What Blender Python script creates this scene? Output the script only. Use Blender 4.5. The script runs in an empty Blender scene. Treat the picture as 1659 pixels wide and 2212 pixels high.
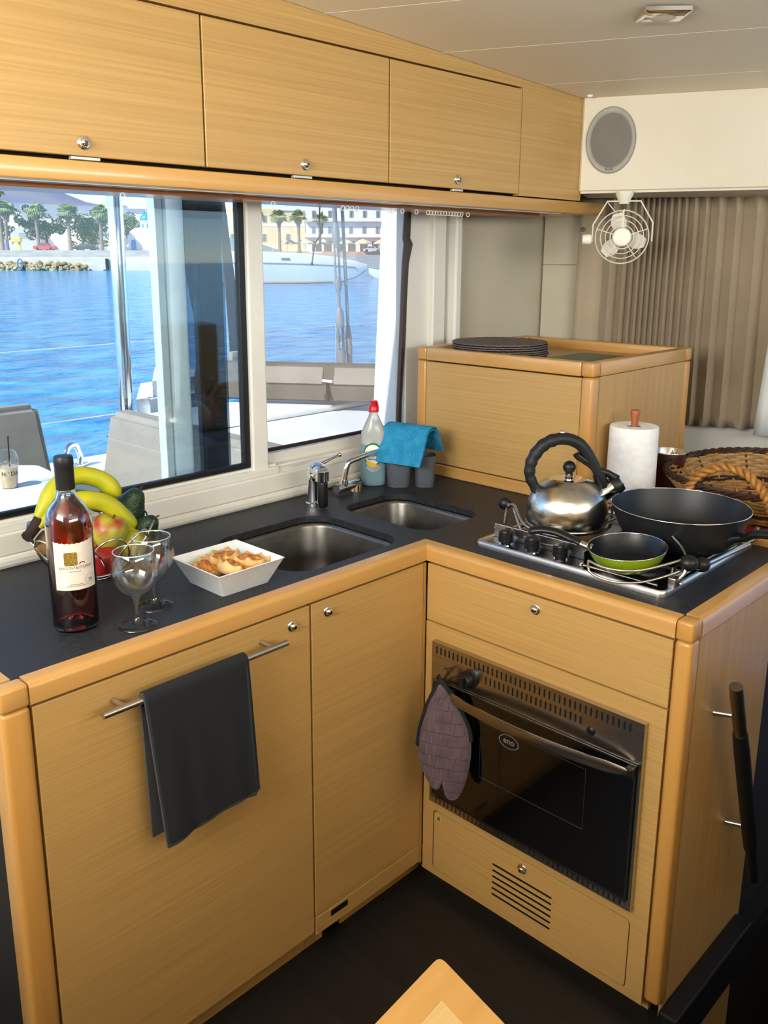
import bpy, bmesh, math, random
from mathutils import Vector, Matrix, Euler
PI = math.pi
random.seed(7)
scene = bpy.context.scene
COL = scene.collection

# ------------------------------------------------------------------ camera
YAW, PITCH, ROLL = 0.779168511, 0.235012605, 0.00111413
CAM = Vector((-1.41745, -1.21342, 1.49665))
fw = Vector((math.cos(YAW) * math.cos(PITCH), math.sin(YAW) * math.cos(PITCH), -math.sin(PITCH)))
rt = Vector((math.sin(YAW), -math.cos(YAW), 0))
up = rt.cross(fw)
rt, up = math.cos(ROLL) * rt + math.sin(ROLL) * up, -math.sin(ROLL) * rt + math.cos(ROLL) * up
cd = bpy.data.cameras.new('camera')
cam = bpy.data.objects.new('camera', cd)
COL.objects.link(cam)
mw = Matrix((rt, up, -fw)).transposed().to_4x4()
mw.translation = CAM
cam.matrix_world = mw
cd.sensor_fit = 'AUTO'
cd.sensor_width = 36
cd.lens = 30.652
cd.shift_x = 35.092 / 2212
cd.shift_y = -100.03 / 2212
cd.clip_start, cd.clip_end = 0.02, 4000
scene.camera = cam

# ------------------------------------------------------------------ light
world = bpy.data.worlds.new('sky')
scene.world = world
world.use_nodes = True
nt = world.node_tree
nt.nodes.clear()
w_out = nt.nodes.new('ShaderNodeOutputWorld')
w_bg = nt.nodes.new('ShaderNodeBackground')
w_sky = nt.nodes.new('ShaderNodeTexSky')
w_sky.sky_type = 'NISHITA'
w_sky.sun_disc = False
w_sky.sun_elevation = math.radians(52)
w_sky.sun_rotation = math.radians(265)
w_sky.air_density = 0.6
w_sky.dust_density = 0.0
w_sky.ozone_density = 4.0
w_bg.inputs['Strength'].default_value = 0.28
nt.links.new(w_sky.outputs[0], w_bg.inputs['Color'])
nt.links.new(w_bg.outputs[0], w_out.inputs['Surface'])


def light(name, kind, loc, energy, color=(1, 1, 1), target=None, size=None, size_y=None, angle=None):
    d = bpy.data.lights.new(name, kind)
    d.energy = energy
    d.color = color
    if kind == 'AREA':
        d.shape = 'RECTANGLE'
        d.size, d.size_y = size, size_y or size
    if angle is not None:
        d.angle = angle
    o = bpy.data.objects.new(name, d)
    COL.objects.link(o)
    o.location = loc
    if target is not None:
        o.rotation_euler = (Vector(target) - Vector(loc)).to_track_quat('-Z', 'Y').to_euler()
    return o


light('sun', 'SUN', (-13, -1, 12), 5.8, (1, .95, .87), target=(0, 0, 0), angle=math.radians(.6))
# daylight coming in through the saloon's other openings (aft door behind the photographer, side windows)
light('daylight_aft_door', 'AREA', (-2.55, -.55, 1.6), 76, (1, .985, .89), target=(.3, -.2, 1.3), size=1.3, size_y=1.1)
light('daylight_side_windows', 'AREA', (-.7, -2.95, 1.72), 42, (1, .985, .89), target=(-.6, 0, 1.72), size=2.6, size_y=.36)
light('added_overhead_fill', 'AREA', (-1.05, -1.25, 1.96), 1.5, (1, .95, .88), target=(-1.05, -1.25, 0), size=.5, size_y=.5)  # added fill from above for a top-to-bottom falloff; the hatch is invented
scene.view_settings.view_transform = 'Standard'
scene.view_settings.look = 'None'
scene.view_settings.gamma = 1
scene.view_settings.use_curve_mapping = False
scene.view_settings.exposure = 0.4
cy = scene.cycles
cy.use_denoising = True
cy.use_adaptive_sampling = True
cy.adaptive_threshold = .09
cy.max_bounces = 8
cy.diffuse_bounces = 3
cy.glossy_bounces = 4
cy.transmission_bounces = 8
cy.transparent_max_bounces = 16
cy.caustics_reflective = False
cy.caustics_refractive = False
cy.sample_clamp_indirect = 6


# ------------------------------------------------------------------ materials
def lin(c):
    if isinstance(c, str):
        c = [int(c[i:i + 2], 16) / 255 for i in (0, 2, 4)]
    return tuple(x / 12.92 if x <= .04045 else ((x + .055) / 1.055) ** 2.4 for x in c) + (1,)


MATS = {}


def mat(name, color='808080', rough=.5, metal=0, color2=None, nscale=(20, 20, 20), ndetail=3, bump=0, bscale=None,
        coat=0, trans=0, ior=1.45, alpha=1, spec=None, sheen=0, aniso=0, emit=None, contrast=(.35, .65), coords='Object', rough2=None):
    if name in MATS:
        return MATS[name]
    m = bpy.data.materials.new(name)
    m.use_nodes = True
    n, l = m.node_tree.nodes, m.node_tree.links
    b = n['Principled BSDF']
    b.inputs['Base Color'].default_value = lin(color)
    b.inputs['Roughness'].default_value = rough
    b.inputs['Metallic'].default_value = metal
    b.inputs['IOR'].default_value = ior
    b.inputs['Coat Weight'].default_value = coat
    b.inputs['Coat Roughness'].default_value = .12
    b.inputs['Transmission Weight'].default_value = trans
    b.inputs['Alpha'].default_value = alpha
    b.inputs['Sheen Weight'].default_value = sheen
    b.inputs['Anisotropic'].default_value = aniso
    if spec is not None:
        b.inputs['Specular IOR Level'].default_value = spec
    if emit:
        b.inputs['Emission Color'].default_value = lin(emit[0])
        b.inputs['Emission Strength'].default_value = emit[1]
    tc = n.new('ShaderNodeTexCoord')
    mp = n.new('ShaderNodeMapping')
    mp.inputs['Scale'].default_value = nscale
    l.new(tc.outputs[coords], mp.inputs['Vector'])
    nz = n.new('ShaderNodeTexNoise')
    nz.inputs['Scale'].default_value = 1
    nz.inputs['Detail'].default_value = ndetail
    l.new(mp.outputs['Vector'], nz.inputs['Vector'])
    c2 = color2
    if c2 is None:
        c = lin(color)
        c2l = tuple(min(1, x * 1.08) for x in c[:3]) + (1,)
    else:
        c2l = lin(c2)
    rp = n.new('ShaderNodeValToRGB')
    rp.color_ramp.elements[0].position, rp.color_ramp.elements[1].position = contrast
    rp.color_ramp.elements[0].color = lin(color)
    rp.color_ramp.elements[1].color = c2l
    l.new(nz.outputs['Fac'], rp.inputs['Fac'])
    l.new(rp.outputs['Color'], b.inputs['Base Color'])
    if rough2 is not None:
        mr = n.new('ShaderNodeMapRange')
        mr.inputs['From Min'].default_value, mr.inputs['From Max'].default_value = contrast
        mr.inputs['To Min'].default_value, mr.inputs['To Max'].default_value = rough, rough2
        l.new(nz.outputs['Fac'], mr.inputs['Value'])
        l.new(mr.outputs['Result'], b.inputs['Roughness'])
    if bump:
        src = nz
        if bscale:
            mp2 = n.new('ShaderNodeMapping')
            mp2.inputs['Scale'].default_value = bscale
            l.new(tc.outputs[coords], mp2.inputs['Vector'])
            src = n.new('ShaderNodeTexNoise')
            src.inputs['Scale'].default_value = 1
            l.new(mp2.outputs['Vector'], src.inputs['Vector'])
        bp = n.new('ShaderNodeBump')
        bp.inputs['Strength'].default_value = bump
        bp.inputs['Distance'].default_value = .002
        l.new(src.outputs['Fac'], bp.inputs['Height'])
        l.new(bp.outputs['Normal'], b.inputs['Normal'])
    MATS[name] = m
    return m


def wood(name, c1, c2, axis='H', rough=.42, coat=.15, fine=260):
    """fine straight grain; H: grain lies flat on an upright face, V: grain runs up, X / Y: along that axis"""
    sc = {'H': (2.2, 2.2, fine), 'V': (fine * .6, fine * .6, 2.0), 'X': (2.0, fine * .5, fine * .5), 'Y': (fine * .5, 2.0, fine * .5)}[axis]
    m = mat(name, c1, rough, color2=c2, nscale=sc, ndetail=5, bump=.04, coat=coat, contrast=(.2, .85))
    n, l = m.node_tree.nodes, m.node_tree.links
    b = n['Principled BSDF']
    rp = next(x for x in n if x.type == 'VALTORGB')
    tc = next(x for x in n if x.type == 'TEX_COORD')
    mp = n.new('ShaderNodeMapping')
    mp.inputs['Scale'].default_value = tuple(s * .12 + .6 for s in sc)
    l.new(tc.outputs['Object'], mp.inputs['Vector'])
    nz = n.new('ShaderNodeTexNoise')
    nz.inputs['Scale'].default_value = 1
    nz.inputs['Detail'].default_value = 2
    l.new(mp.outputs['Vector'], nz.inputs['Vector'])
    mr = n.new('ShaderNodeMapRange')
    mr.inputs['To Min'].default_value, mr.inputs['To Max'].default_value = .93, 1.06
    l.new(nz.outputs['Fac'], mr.inputs['Value'])
    mx = n.new('ShaderNodeMix')
    mx.data_type = 'RGBA'
    mx.blend_type = 'MULTIPLY'
    mx.inputs['Factor'].default_value = 1
    l.new(rp.outputs['Color'], mx.inputs['A'])
    l.new(mr.outputs['Result'], mx.inputs['B'])
    l.new(mx.outputs['Result'], b.inputs['Base Color'])
    return m


def pane_mat(name, tint, gloss=.08, haze=0.0, haze_col='FFFFFF'):
    """window glass: lets light straight through, reflects a little, may carry a painted reflection haze"""
    m = bpy.data.materials.new(name)
    m.use_nodes = True
    n, l = m.node_tree.nodes, m.node_tree.links
    n.clear()
    o = n.new('ShaderNodeOutputMaterial')
    t = n.new('ShaderNodeBsdfTransparent')
    t.inputs['Color'].default_value = lin(tint)
    g = n.new('ShaderNodeBsdfGlossy')
    g.inputs['Roughness'].default_value = .02
    fr = n.new('ShaderNodeLayerWeight')
    fr.inputs['Blend'].default_value = .5
    pw = n.new('ShaderNodeMath')
    pw.operation = 'POWER'
    pw.inputs[1].default_value = 5
    l.new(fr.outputs['Facing'], pw.inputs[0])
    ml = n.new('ShaderNodeMath')
    ml.operation = 'MULTIPLY_ADD'
    ml.inputs[1].default_value = .9
    ml.inputs[2].default_value = gloss
    l.new(pw.outputs[0], ml.inputs[0])
    mx = n.new('ShaderNodeMixShader')
    l.new(ml.outputs[0], mx.inputs['Fac'])
    l.new(t.outputs[0], mx.inputs[1])
    l.new(g.outputs[0], mx.inputs[2])
    last = mx
    if haze:
        d = n.new('ShaderNodeBsdfDiffuse')
        d.inputs['Color'].default_value = lin(haze_col)
        tc = n.new('ShaderNodeTexCoord')
        nz = n.new('ShaderNodeTexNoise')
        nz.inputs['Scale'].default_value = 4
        l.new(tc.outputs['Object'], nz.inputs['Vector'])
        mr = n.new('ShaderNodeMapRange')
        mr.inputs['To Min'].default_value, mr.inputs['To Max'].default_value = haze * .6, haze * 1.4
        l.new(nz.outputs['Fac'], mr.inputs['Value'])
        m2 = n.new('ShaderNodeMixShader')
        l.new(mr.outputs['Result'], m2.inputs['Fac'])
        l.new(mx.outputs[0], m2.inputs[1])
        l.new(d.outputs[0], m2.inputs[2])
        last = m2
    l.new(last.outputs[0], o.inputs['Surface'])
    MATS[name] = m
    return m


def voronoi_bump(m, scale, strength, dist=.002):
    n, l = m.node_tree.nodes, m.node_tree.links
    tc = n.new('ShaderNodeTexCoord')
    v = n.new('ShaderNodeTexVoronoi')
    v.inputs['Scale'].default_value = scale
    l.new(tc.outputs['Object'], v.inputs['Vector'])
    bp = n.new('ShaderNodeBump')
    bp.inputs['Strength'].default_value = strength
    bp.inputs['Distance'].default_value = dist
    l.new(v.outputs['Distance'], bp.inputs['Height'])
    l.new(bp.outputs['Normal'], n['Principled BSDF'].inputs['Normal'])
    return m


# ------------------------------------------------------------------ mesh helpers: every shape is (verts, faces)
def join(*vf):
    V, F = [], []
    for v, f in vf:
        k = len(V)
        V += [tuple(p) for p in v]
        F += [tuple(i + k for i in q) for q in f]
    return V, F


def xf(vf, loc=(0, 0, 0), rot=(0, 0, 0), scale=(1, 1, 1)):
    if not hasattr(scale, '__len__'):
        scale = (scale,) * 3
    M = Matrix.LocRotScale(Vector(loc), Euler(rot), Vector(scale))
    return [tuple(M @ Vector(p)) for p in vf[0]], vf[1]


def bm_out(bm):
    bm.verts.index_update()
    r = [tuple(v.co) for v in bm.verts], [tuple(v.index for v in f.verts) for f in bm.faces]
    bm.free()
    return r


def box(p0, p1, bevel=0, seg=2):
    bm = bmesh.new()
    c = [(a + b) / 2 for a, b in zip(p0, p1)]
    s = [abs(b - a) for a, b in zip(p0, p1)]
    bmesh.ops.create_cube(bm, size=1, matrix=Matrix.LocRotScale(Vector(c), None, Vector(s)))
    if bevel:
        bmesh.ops.bevel(bm, geom=bm.edges[:], offset=min(bevel, min(s) * .49), segments=seg, profile=.5, affect='EDGES')
    return bm_out(bm)


def lathe(prof, n=32, close=False):
    V, F, rings = [], [], []
    for r, z in prof:
        if r < 1e-6:
            rings.append([len(V)])
            V.append((0, 0, z))
        else:
            rings.append(list(range(len(V), len(V) + n)))
            V += [(r * math.cos(2 * PI * i / n), r * math.sin(2 * PI * i / n), z) for i in range(n)]
    pairs = list(zip(rings, rings[1:])) + ([(rings[-1], rings[0])] if close else [])
    for a, b in pairs:
        if len(a) == 1 and len(b) == 1:
            continue
        for i in range(n):
            j = (i + 1) % n
            if len(a) == 1:
                F.append((a[0], b[j], b[i]))
            elif len(b) == 1:
                F.append((a[i], a[j], b[0]))
            else:
                F.append((a[i], a[j], b[j], b[i]))
    return V, F


def loft(loops, cap0=False, cap1=False, closed=True, ring=False):
    n = len(loops[0])
    V = [tuple(p) for lp in loops for p in lp]
    F = []
    m = len(loops)
    for k in range(m if ring else m - 1):
        a, b = k * n, ((k + 1) % m) * n
        for i in range(n if closed else n - 1):
            j = (i + 1) % n
            F.append((a + i, a + j, b + j, b + i))
    if cap0:
        F.append(tuple(range(n - 1, -1, -1)))
    if cap1:
        F.append(tuple((m - 1) * n + i for i in range(n)))
    return V, F


def tube(path, r, n=8, closed=False, caps=True, flat=None):
    """sweep a round (or flattened: flat=(a,b)) section along a path; r may be a list"""
    P = [Vector(p) for p in path]
    m = len(P)
    R = r if hasattr(r, '__len__') else [r] * m
    T = []
    for i in range(m):
        a, b = P[(i - 1) % m if closed else max(i - 1, 0)], P[(i + 1) % m if closed else min(i + 1, m - 1)]
        t = (b - a)
        T.append(t.normalized() if t.length > 1e-9 else Vector((0, 0, 1)))
    ref = Vector((0, 0, 1)) if abs(T[0].z) < .9 else Vector((1, 0, 0))
    nrm = (ref - T[0] * ref.dot(T[0])).normalized()
    loops = []
    for i in range(m):
        nrm = (nrm - T[i] * nrm.dot(T[i]))
        nrm = nrm.normalized() if nrm.length > 1e-9 else T[i].orthogonal().normalized()
        bn = T[i].cross(nrm)
        fa, fb = flat if flat else (1, 1)
        loops.append([P[i] + R[i] * (fa * math.cos(2 * PI * k / n) * nrm + fb * math.sin(2 * PI * k / n) * bn) for k in range(n)])
    return loft(loops, caps and not closed, caps and not closed, True, closed)


def spline(pts, n=8, closed=False):
    """Catmull-Rom through pts"""
    P = [Vector(p) for p in pts]
    m = len(P)
    out = []
    for i in range(m if closed else m - 1):
        g = (lambda k: P[k % m]) if closed else (lambda k: P[max(0, min(m - 1, k))])
        p0, p1, p2, p3 = g(i - 1), g(i), g(i + 1), g(i + 2)
        for k in range(n):
            t = k / n
            out.append(.5 * ((2 * p1) + (p2 - p0) * t + (2 * p0 - 5 * p1 + 4 * p2 - p3) * t * t + (3 * p1 - p0 - 3 * p2 + p3) * t ** 3))
    if not closed:
        out.append(P[-1])
    return out


def rrect(x0, y0, x1, y1, r, n=6, z=0):
    pts = []
    for cx, cyy, a0 in ((x1 - r, y1 - r, 0), (x0 + r, y1 - r, PI / 2), (x0 + r, y0 + r, PI), (x1 - r, y0 + r, 1.5 * PI)):
        pts += [(cx + r * math.cos(a0 + PI / 2 * k / n), cyy + r * math.sin(a0 + PI / 2 * k / n), z) for k in range(n + 1)]
    return pts


def plate(outer, holes, z0, z1):
    """flat plate with holes, thickness z0..z1"""
    bm = bmesh.new()
    loops = []
    for lp in [outer] + holes:
        vs = [bm.verts.new((p[0], p[1], z1)) for p in lp]
        for i in range(len(vs)):
            bm.edges.new((vs[i], vs[(i + 1) % len(vs)]))
        loops.append(vs)
    bmesh.ops.triangle_fill(bm, use_beauty=True, use_dissolve=False, edges=bm.edges[:])
    top = bm.faces[:]
    low = {}
    for lp in loops:
        for v in lp:
            low[v] = bm.verts.new((v.co.x, v.co.y, z0))
    for f in top:
        try:
            bm.faces.new([low[v] for v in reversed(f.verts)])
        except (ValueError, KeyError):
            pass
    for lp in loops:
        for i in range(len(lp)):
            a, b = lp[i], lp[(i + 1) % len(lp)]
            bm.faces.new((a, b, low[b], low[a]))
    return bm_out(bm)


def prism(poly, z0, z1):
    n = len(poly)
    V = [(p[0], p[1], z0) for p in poly] + [(p[0], p[1], z1) for p in poly]
    F = [tuple(range(n - 1, -1, -1)), tuple(range(n, 2 * n))] + [(i, (i + 1) % n, n + (i + 1) % n, n + i) for i in range(n)]
    return V, F


def ball(r=1, seg=20, rings=12, scale=(1, 1, 1)):
    prof = [(r * math.sin(PI * k / rings), -r * math.cos(PI * k / rings)) for k in range(rings + 1)]
    prof[0], prof[-1] = (0, -r), (0, r)
    return xf(lathe(prof, seg), scale=scale)


def cyl(p0, p1, r, n=16):
    return tube([p0, p1], r, n)


def text_vf(s, size, align='CENTER', extrude=0.0, bold=0.0):
    c = bpy.data.curves.new('lettering', 'FONT')
    c.body = s
    c.size = size
    c.align_x = align
    c.align_y = 'CENTER'
    c.extrude = extrude
    c.offset = bold
    c.resolution_u = 3
    o = bpy.data.objects.new('lettering', c)
    COL.objects.link(o)
    dg = bpy.context.evaluated_depsgraph_get()
    me = bpy.data.meshes.new_from_object(o.evaluated_get(dg))
    r = [tuple(v.co) for v in me.vertices], [tuple(p.vertices) for p in me.polygons]
    bpy.data.objects.remove(o)
    bpy.data.curves.remove(c)
    bpy.data.meshes.remove(me)
    return r


def on_wall(vf, axis, pos, flip=False):
    """lay flat (x right, y up) artwork onto an upright face. axis 'Y': face looks to -Y; 'X': face looks to -X"""
    if axis == 'Y':
        return [(pos[0] + x, pos[1] - z, pos[2] + y) for x, y, z in vf[0]], vf[1]
    return [(pos[0] - z, pos[1] - x, pos[2] + y) for x, y, z in vf[0]], vf[1]


# ------------------------------------------------------------------ objects
def mesh_of(name, vf, material, smooth=None, recalc=True):
    me = bpy.data.meshes.new(name)
    me.from_pydata([tuple(p) for p in vf[0]], [], [tuple(f) for f in vf[1]])
    me.validate()
    if recalc:
        bm = bmesh.new()
        bm.from_mesh(me)
        bmesh.ops.recalc_face_normals(bm, faces=bm.faces[:])
        bm.to_mesh(me)
        bm.free()
    if smooth is not None:
        me.shade_smooth()
        if smooth < 180:
            me.set_sharp_from_angle(angle=math.radians(smooth))
    if material:
        me.materials.append(material)
    return me


def obj(name, vf, material, parent=None, smooth=None, recalc=True, label=None):
    me = vf if isinstance(vf, bpy.types.Mesh) else mesh_of(name, vf, material, smooth, recalc)
    o = bpy.data.objects.new(name, me)
    COL.objects.link(o)
    if parent is not None:
        o.parent = parent
        base = parent.get('_w')
        if base:                                   # parent placed in the room: parts are given in room coordinates
            o.location = (-base[0], -base[1], -base[2])
    if label:
        o['label'] = label
    return o


def tag(o, label, cat, group=None, kind=None):
    o['label'] = label
    o['category'] = cat
    if group:
        o['group'] = group
    if kind:
        o['kind'] = kind
    return o


def thing(name, label, cat, loc=(0, 0, 0), rotz=0, group=None, room=False, kind=None):
    """an Empty at the thing's base; with room=True its parts are given in room coordinates"""
    o = bpy.data.objects.new(name, None)
    o.empty_display_size = .05
    COL.objects.link(o)
    o.location = loc
    o.rotation_euler = (0, 0, rotz)
    if room:
        o['_w'] = list(loc)
    return tag(o, label, cat, group, kind)


def struct(name, vf, material, parent=None, smooth=None):
    o = obj(name, vf, material, parent, smooth)
    if parent is None:
        o['kind'] = 'structure'
    return o


def copy_tree(o, parent=None):
    c = o.copy()
    COL.objects.link(c)
    c.parent = parent
    for ch in list(o.children):
        copy_tree(ch, c)
    return c


# distances outside the boat: d metres ahead of the viewer's standpoint, s metres to the side, z above the cabin sole
EF = Vector((math.cos(YAW), math.sin(YAW), 0))
ER = Vector((math.sin(YAW), -math.cos(YAW), 0))
BEAR = YAW - PI / 2


def ashore(d, s, z):
    p = Vector((CAM.x, CAM.y, 0)) + EF * d + ER * s
    return (p.x, p.y, z)
# ------------------------------------------------------------------ shared materials
W_PANEL = wood('oak_veneer', 'B0884C', 'CBA364', 'H', fine=300)
W_PANEL_V = wood('oak_veneer_upright', 'AC844A', 'C69D5E', 'V')
W_EDGE_X = wood('beech_edge_x', 'BE8C4A', 'CE9E5C', 'X', rough=.33, coat=.35, fine=90)
W_EDGE_Y = wood('beech_edge_y', 'BE8C4A', 'CE9E5C', 'Y', rough=.33, coat=.35, fine=90)
W_POST = wood('beech_post', 'BA8440', 'CB984F', 'V', rough=.36, coat=.3, fine=90)
W_DARK = mat('shade_painted_inside', '120A05', .9)  # near-black, deepens the shadow lines in the door gaps
WHITE = mat('white_gelcoat', 'DEDAD0', .42, color2='E8E5DC', nscale=(3, 3, 3))
CREAM = mat('cream_lining', 'B4AA92', .6, color2='BCB29C', nscale=(4, 4, 4), bump=.1, bscale=(400, 400, 400))
CEIL = mat('ceiling_vinyl', 'F0E6CC', .55, color2='F4EBD4', nscale=(2, 2, 2))
BLACK_RUBBER = mat('black_rubber', '0C0D0F', .45)
BROWN_SEAL = mat('dark_brown_seal', '2B1A16', .5)
SLATE = mat('slate_worktop', '1A1B1E', .42, color2='2C2E33', nscale=(160, 160, 160), ndetail=5, bump=.25, bscale=(220, 220, 220), rough2=.58)
STEEL = mat('brushed_steel', 'B9B4AC', .3, 1, color2='CFCBC4', nscale=(4, 4, 300), aniso=.4)
STEEL_DARK = mat('oven_steel', 'B8B0A4', .24, 1, color2='C8C1B6', nscale=(4, 4, 240))
CHROME = mat('chrome', 'E6E6E8', .07, 1)
BLACK = mat('black_plastic', '101112', .4)
BLACK_GLASS = mat('black_oven_glass', '030304', .05, coat=1)
FLOORM = mat('dark_wenge_floor', '0F0E0D', .5, color2='1A1816', nscale=(60, 4, 4), bump=.05)

ZC = .868            # worktop height

# ------------------------------------------------------------------ floor, stairwell, walls, ceiling
floor = struct('floor', plate([(-3, -3.2), (1.7, -3.2), (1.7, .62), (-3, .62)], [[(.03, -1.5), (1.1, -1.5), (1.1, -.645), (.03, -.645)]], -.05, 0), FLOORM)
struct('trim_1', box((.0, -.66, -.05), (.375, -.621, .048), .004), BLACK_RUBBER)
struct('floor_stairwell', box((.03, -1.5, -.75), (1.1, -.6, -.7)), FLOORM)
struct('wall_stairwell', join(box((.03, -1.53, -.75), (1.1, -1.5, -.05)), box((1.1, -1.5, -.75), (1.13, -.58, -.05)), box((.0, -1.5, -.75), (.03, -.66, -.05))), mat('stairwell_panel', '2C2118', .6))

# wall with the galley windows
struct('wall_back', join(
    box((-1.6, .535, 0), (.80, .62, .952)),
    box((-1.6, .56, 1.66), (.80, .62, 2.05)),
    box((.560, .575, .952), (.80, .62, 1.66)),
    box((-1.6, .55, .952), (-1.42, .62, 1.66)),
    box((.655, .552, .90), (.712, .60, 1.66), .004),
    box((.735, .53, .90), (.765, .60, 1.66), .006)), WHITE)
struct('trim_2', join(box((-1.0, .512, ZC), (.52, .54, .893), .008), box((-1.0, .522, .893), (.52, .54, .94), .004)), WHITE)

# left sliding window
w1 = thing('window_1', 'wide sliding galley window in white aluminium frame with black rubber gasket', 'window', (-.74, .55, .95), room=True, kind='structure')
obj('bottom_track', join(box((-1.42, .528, .94), (.012, .60, .958), .002), box((-1.42, .54, .958), (.012, .556, .9645), .001), box((-1.42, .562, .958), (.012, .578, .9665), .001)), WHITE, w1)
obj('sash_stile', box((-.066, .535, .955), (-.016, .575, 1.66), .004), WHITE, w1)
obj('gasket', join(box((-1.42, .545, .9655), (-.066, .562, .979), .003), box((-.087, .545, .972), (-.066, .562, 1.66), .003)), BLACK_RUBBER, w1)
obj('pane', box((-1.42, .551, .975), (-.08, .556, 1.66)), pane_mat('clear_glass', 'F4FAFA', .05), w1)
obj('sill_strip', box((-1.42, .531, .905), (-.016, .545, .94), .002), WHITE, w1)

# right fixed window
w2 = thing('window_2', 'fixed galley window beside the tap with dark brown seal and slanted white post', 'window', (.27, .585, .95), room=True, kind='structure')
obj('frame', join(box((-.016, .572, .94), (.575, .60, .985), .003), box((-.016, .548, .94), (.56, .575, .957), .003)), WHITE, w2)
obj('seal', join(tube([(-.012, .583, .992), (.53, .583, .992)], .0055, 6), tube([(.5365, .583, .985), (.5375, .583, 1.05), (.551, .583, 1.30), (.560, .583, 1.48), (.567, .579, 1.535), (.563, .583, 1.55), (.570, .583, 1.67)], [.009, .009, .010, .011, .014, .012, .011], 8)), BROWN_SEAL, w2, 40)
obj('pane', box((-.016, .584, .99), (.565, .588, 1.66)), pane_mat('haze_painted_glass', 'F0F2F2', .05, .10, 'F4F2EE'), w2)  # pale reflection haze mixed into the pane as white diffuse colour

# lining behind the tall locker and the slanted front wall with its curtain
FD = Vector((.42, -.907, 0)).normalized()
FN = Vector((.907, .42, 0)).normalized()
c0 = Vector((1.165, .50, 0))


def slab(a, b, z0, z1, t=.03):
    a, b = Vector(a), Vector(b)
    n = Vector((-(b - a).y, (b - a).x)).normalized() * t
    return prism([(a.x, a.y), (b.x, b.y), (b.x + n.x, b.y + n.y), (a.x + n.x, a.y + n.y)], z0, z1)


struct('wall_corner', slab((1.18, .510), (.755, .585), 0, 2.05, -.03), CREAM)
struct('wall_corner_outer', box((1.12, .60, 0), (1.9, .63, 2.05)), CREAM)
fa, fb = c0, c0 + FD * .17
struct('wall_front', join(slab(fb.xy, (fa.xy), 0, 1.47, -.03), slab(fb.xy, fa.xy, 1.4725, 2.05, -.03), slab((fb + FN * .02).xy, ((fa + FN * .02).xy), 1.4, 1.5, -.03), slab((c0 + FD * 1.9).xy, (c0 + FD * .17).xy, 1.68, 2.05, -.03)), CREAM)
struct('wall_front_lower', slab((c0 + FD * 1.9).xy, (c0 + FD * .17).xy, 0, 1.0, -.03), WHITE)
struct('window_3', slab((c0 + FN * .05 + FD * 1.9).xy, (c0 + FN * .05 + FD * .17).xy, .93, 1.68, -.006), MATS['clear_glass'])

# ceiling panels, separated by pale joints that run along the slanted soffit
ceil_n = Vector((.044, .0205, 1))
CK = 1.937 + .044 * .9 + .0205 * .22


def ceil_z(x, y):
    return CK - .044 * x - .0205 * y


ceiling = struct('ceiling', ([(x, y, ceil_z(x, y) + h) for h in (.006, .05) for x, y in ((-3, -3.2), (1.9, -3.2), (1.9, .6), (-3, .6))], [(0, 1, 2, 3), (4, 5, 6, 7), (0, 1, 5, 4), (1, 2, 6, 5), (2, 3, 7, 6), (3, 0, 4, 7)]), mat('ceiling_joint', 'F2EEE6', .5))


def ceil_pt(u, v, dz=0):
    p = FN * u + FD * v
    return (p.x, p.y, ceil_z(p.x, p.y) + dz)


joints = [-1.9, -1.35, -.62, .006, .351, .726, 1.6]
for a, b in zip(joints, joints[1:]):
    g = .0016
    va, vb = ((u_ * FN.y - .58) / -FD.y for u_ in (a + g, b - g))
    pts = [(a + g, va), (b - g, vb), (b - g, 3.4), (a + g, 3.4)]
    v = [ceil_pt(u_, v_, h) for h in (0, .006) for u_, v_ in pts]
    obj('ceiling_panel', (v, [(0, 1, 2, 3), (4, 5, 6, 7), (0, 1, 5, 4), (1, 2, 6, 5), (2, 3, 7, 6), (3, 0, 4, 7)]), CEIL, ceiling)

# white soffit over the curtain
sa = Vector((.902, .2204, 0))
sb = sa + FD * 1.3
prof_q = [sa.xy, sb.xy, (sb + FN * .5).xy, (sa + FN * .22).xy]
bm = bmesh.new()
vs0 = [bm.verts.new((p.x, p.y, 1.677)) for p in prof_q]
vs1 = [bm.verts.new((p.x, p.y, ceil_z(p.x, p.y) - .0005)) for p in prof_q]
bm.faces.new(vs0[::-1])
bm.faces.new(vs1)
for i in range(4):
    bm.faces.new((vs0[i], vs0[(i + 1) % 4], vs1[(i + 1) % 4], vs1[i]))
bmesh.ops.bevel(bm, geom=[e for e in bm.edges if abs(e.verts[0].co.z - 1.677) < .001 and abs(e.verts[1].co.z - 1.677) < .001] + [e for e in bm.edges if (e.verts[0].co.xy - sa.xy).length < .01 and (e.verts[1].co.xy - sa.xy).length < .01], offset=.008, segments=3, affect='EDGES')
struct('wall_soffit', bm_out(bm), mat('soffit_white', 'CCC2AC', .45, color2='D4CAB6', nscale=(3, 3, 3)), smooth=40)

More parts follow.
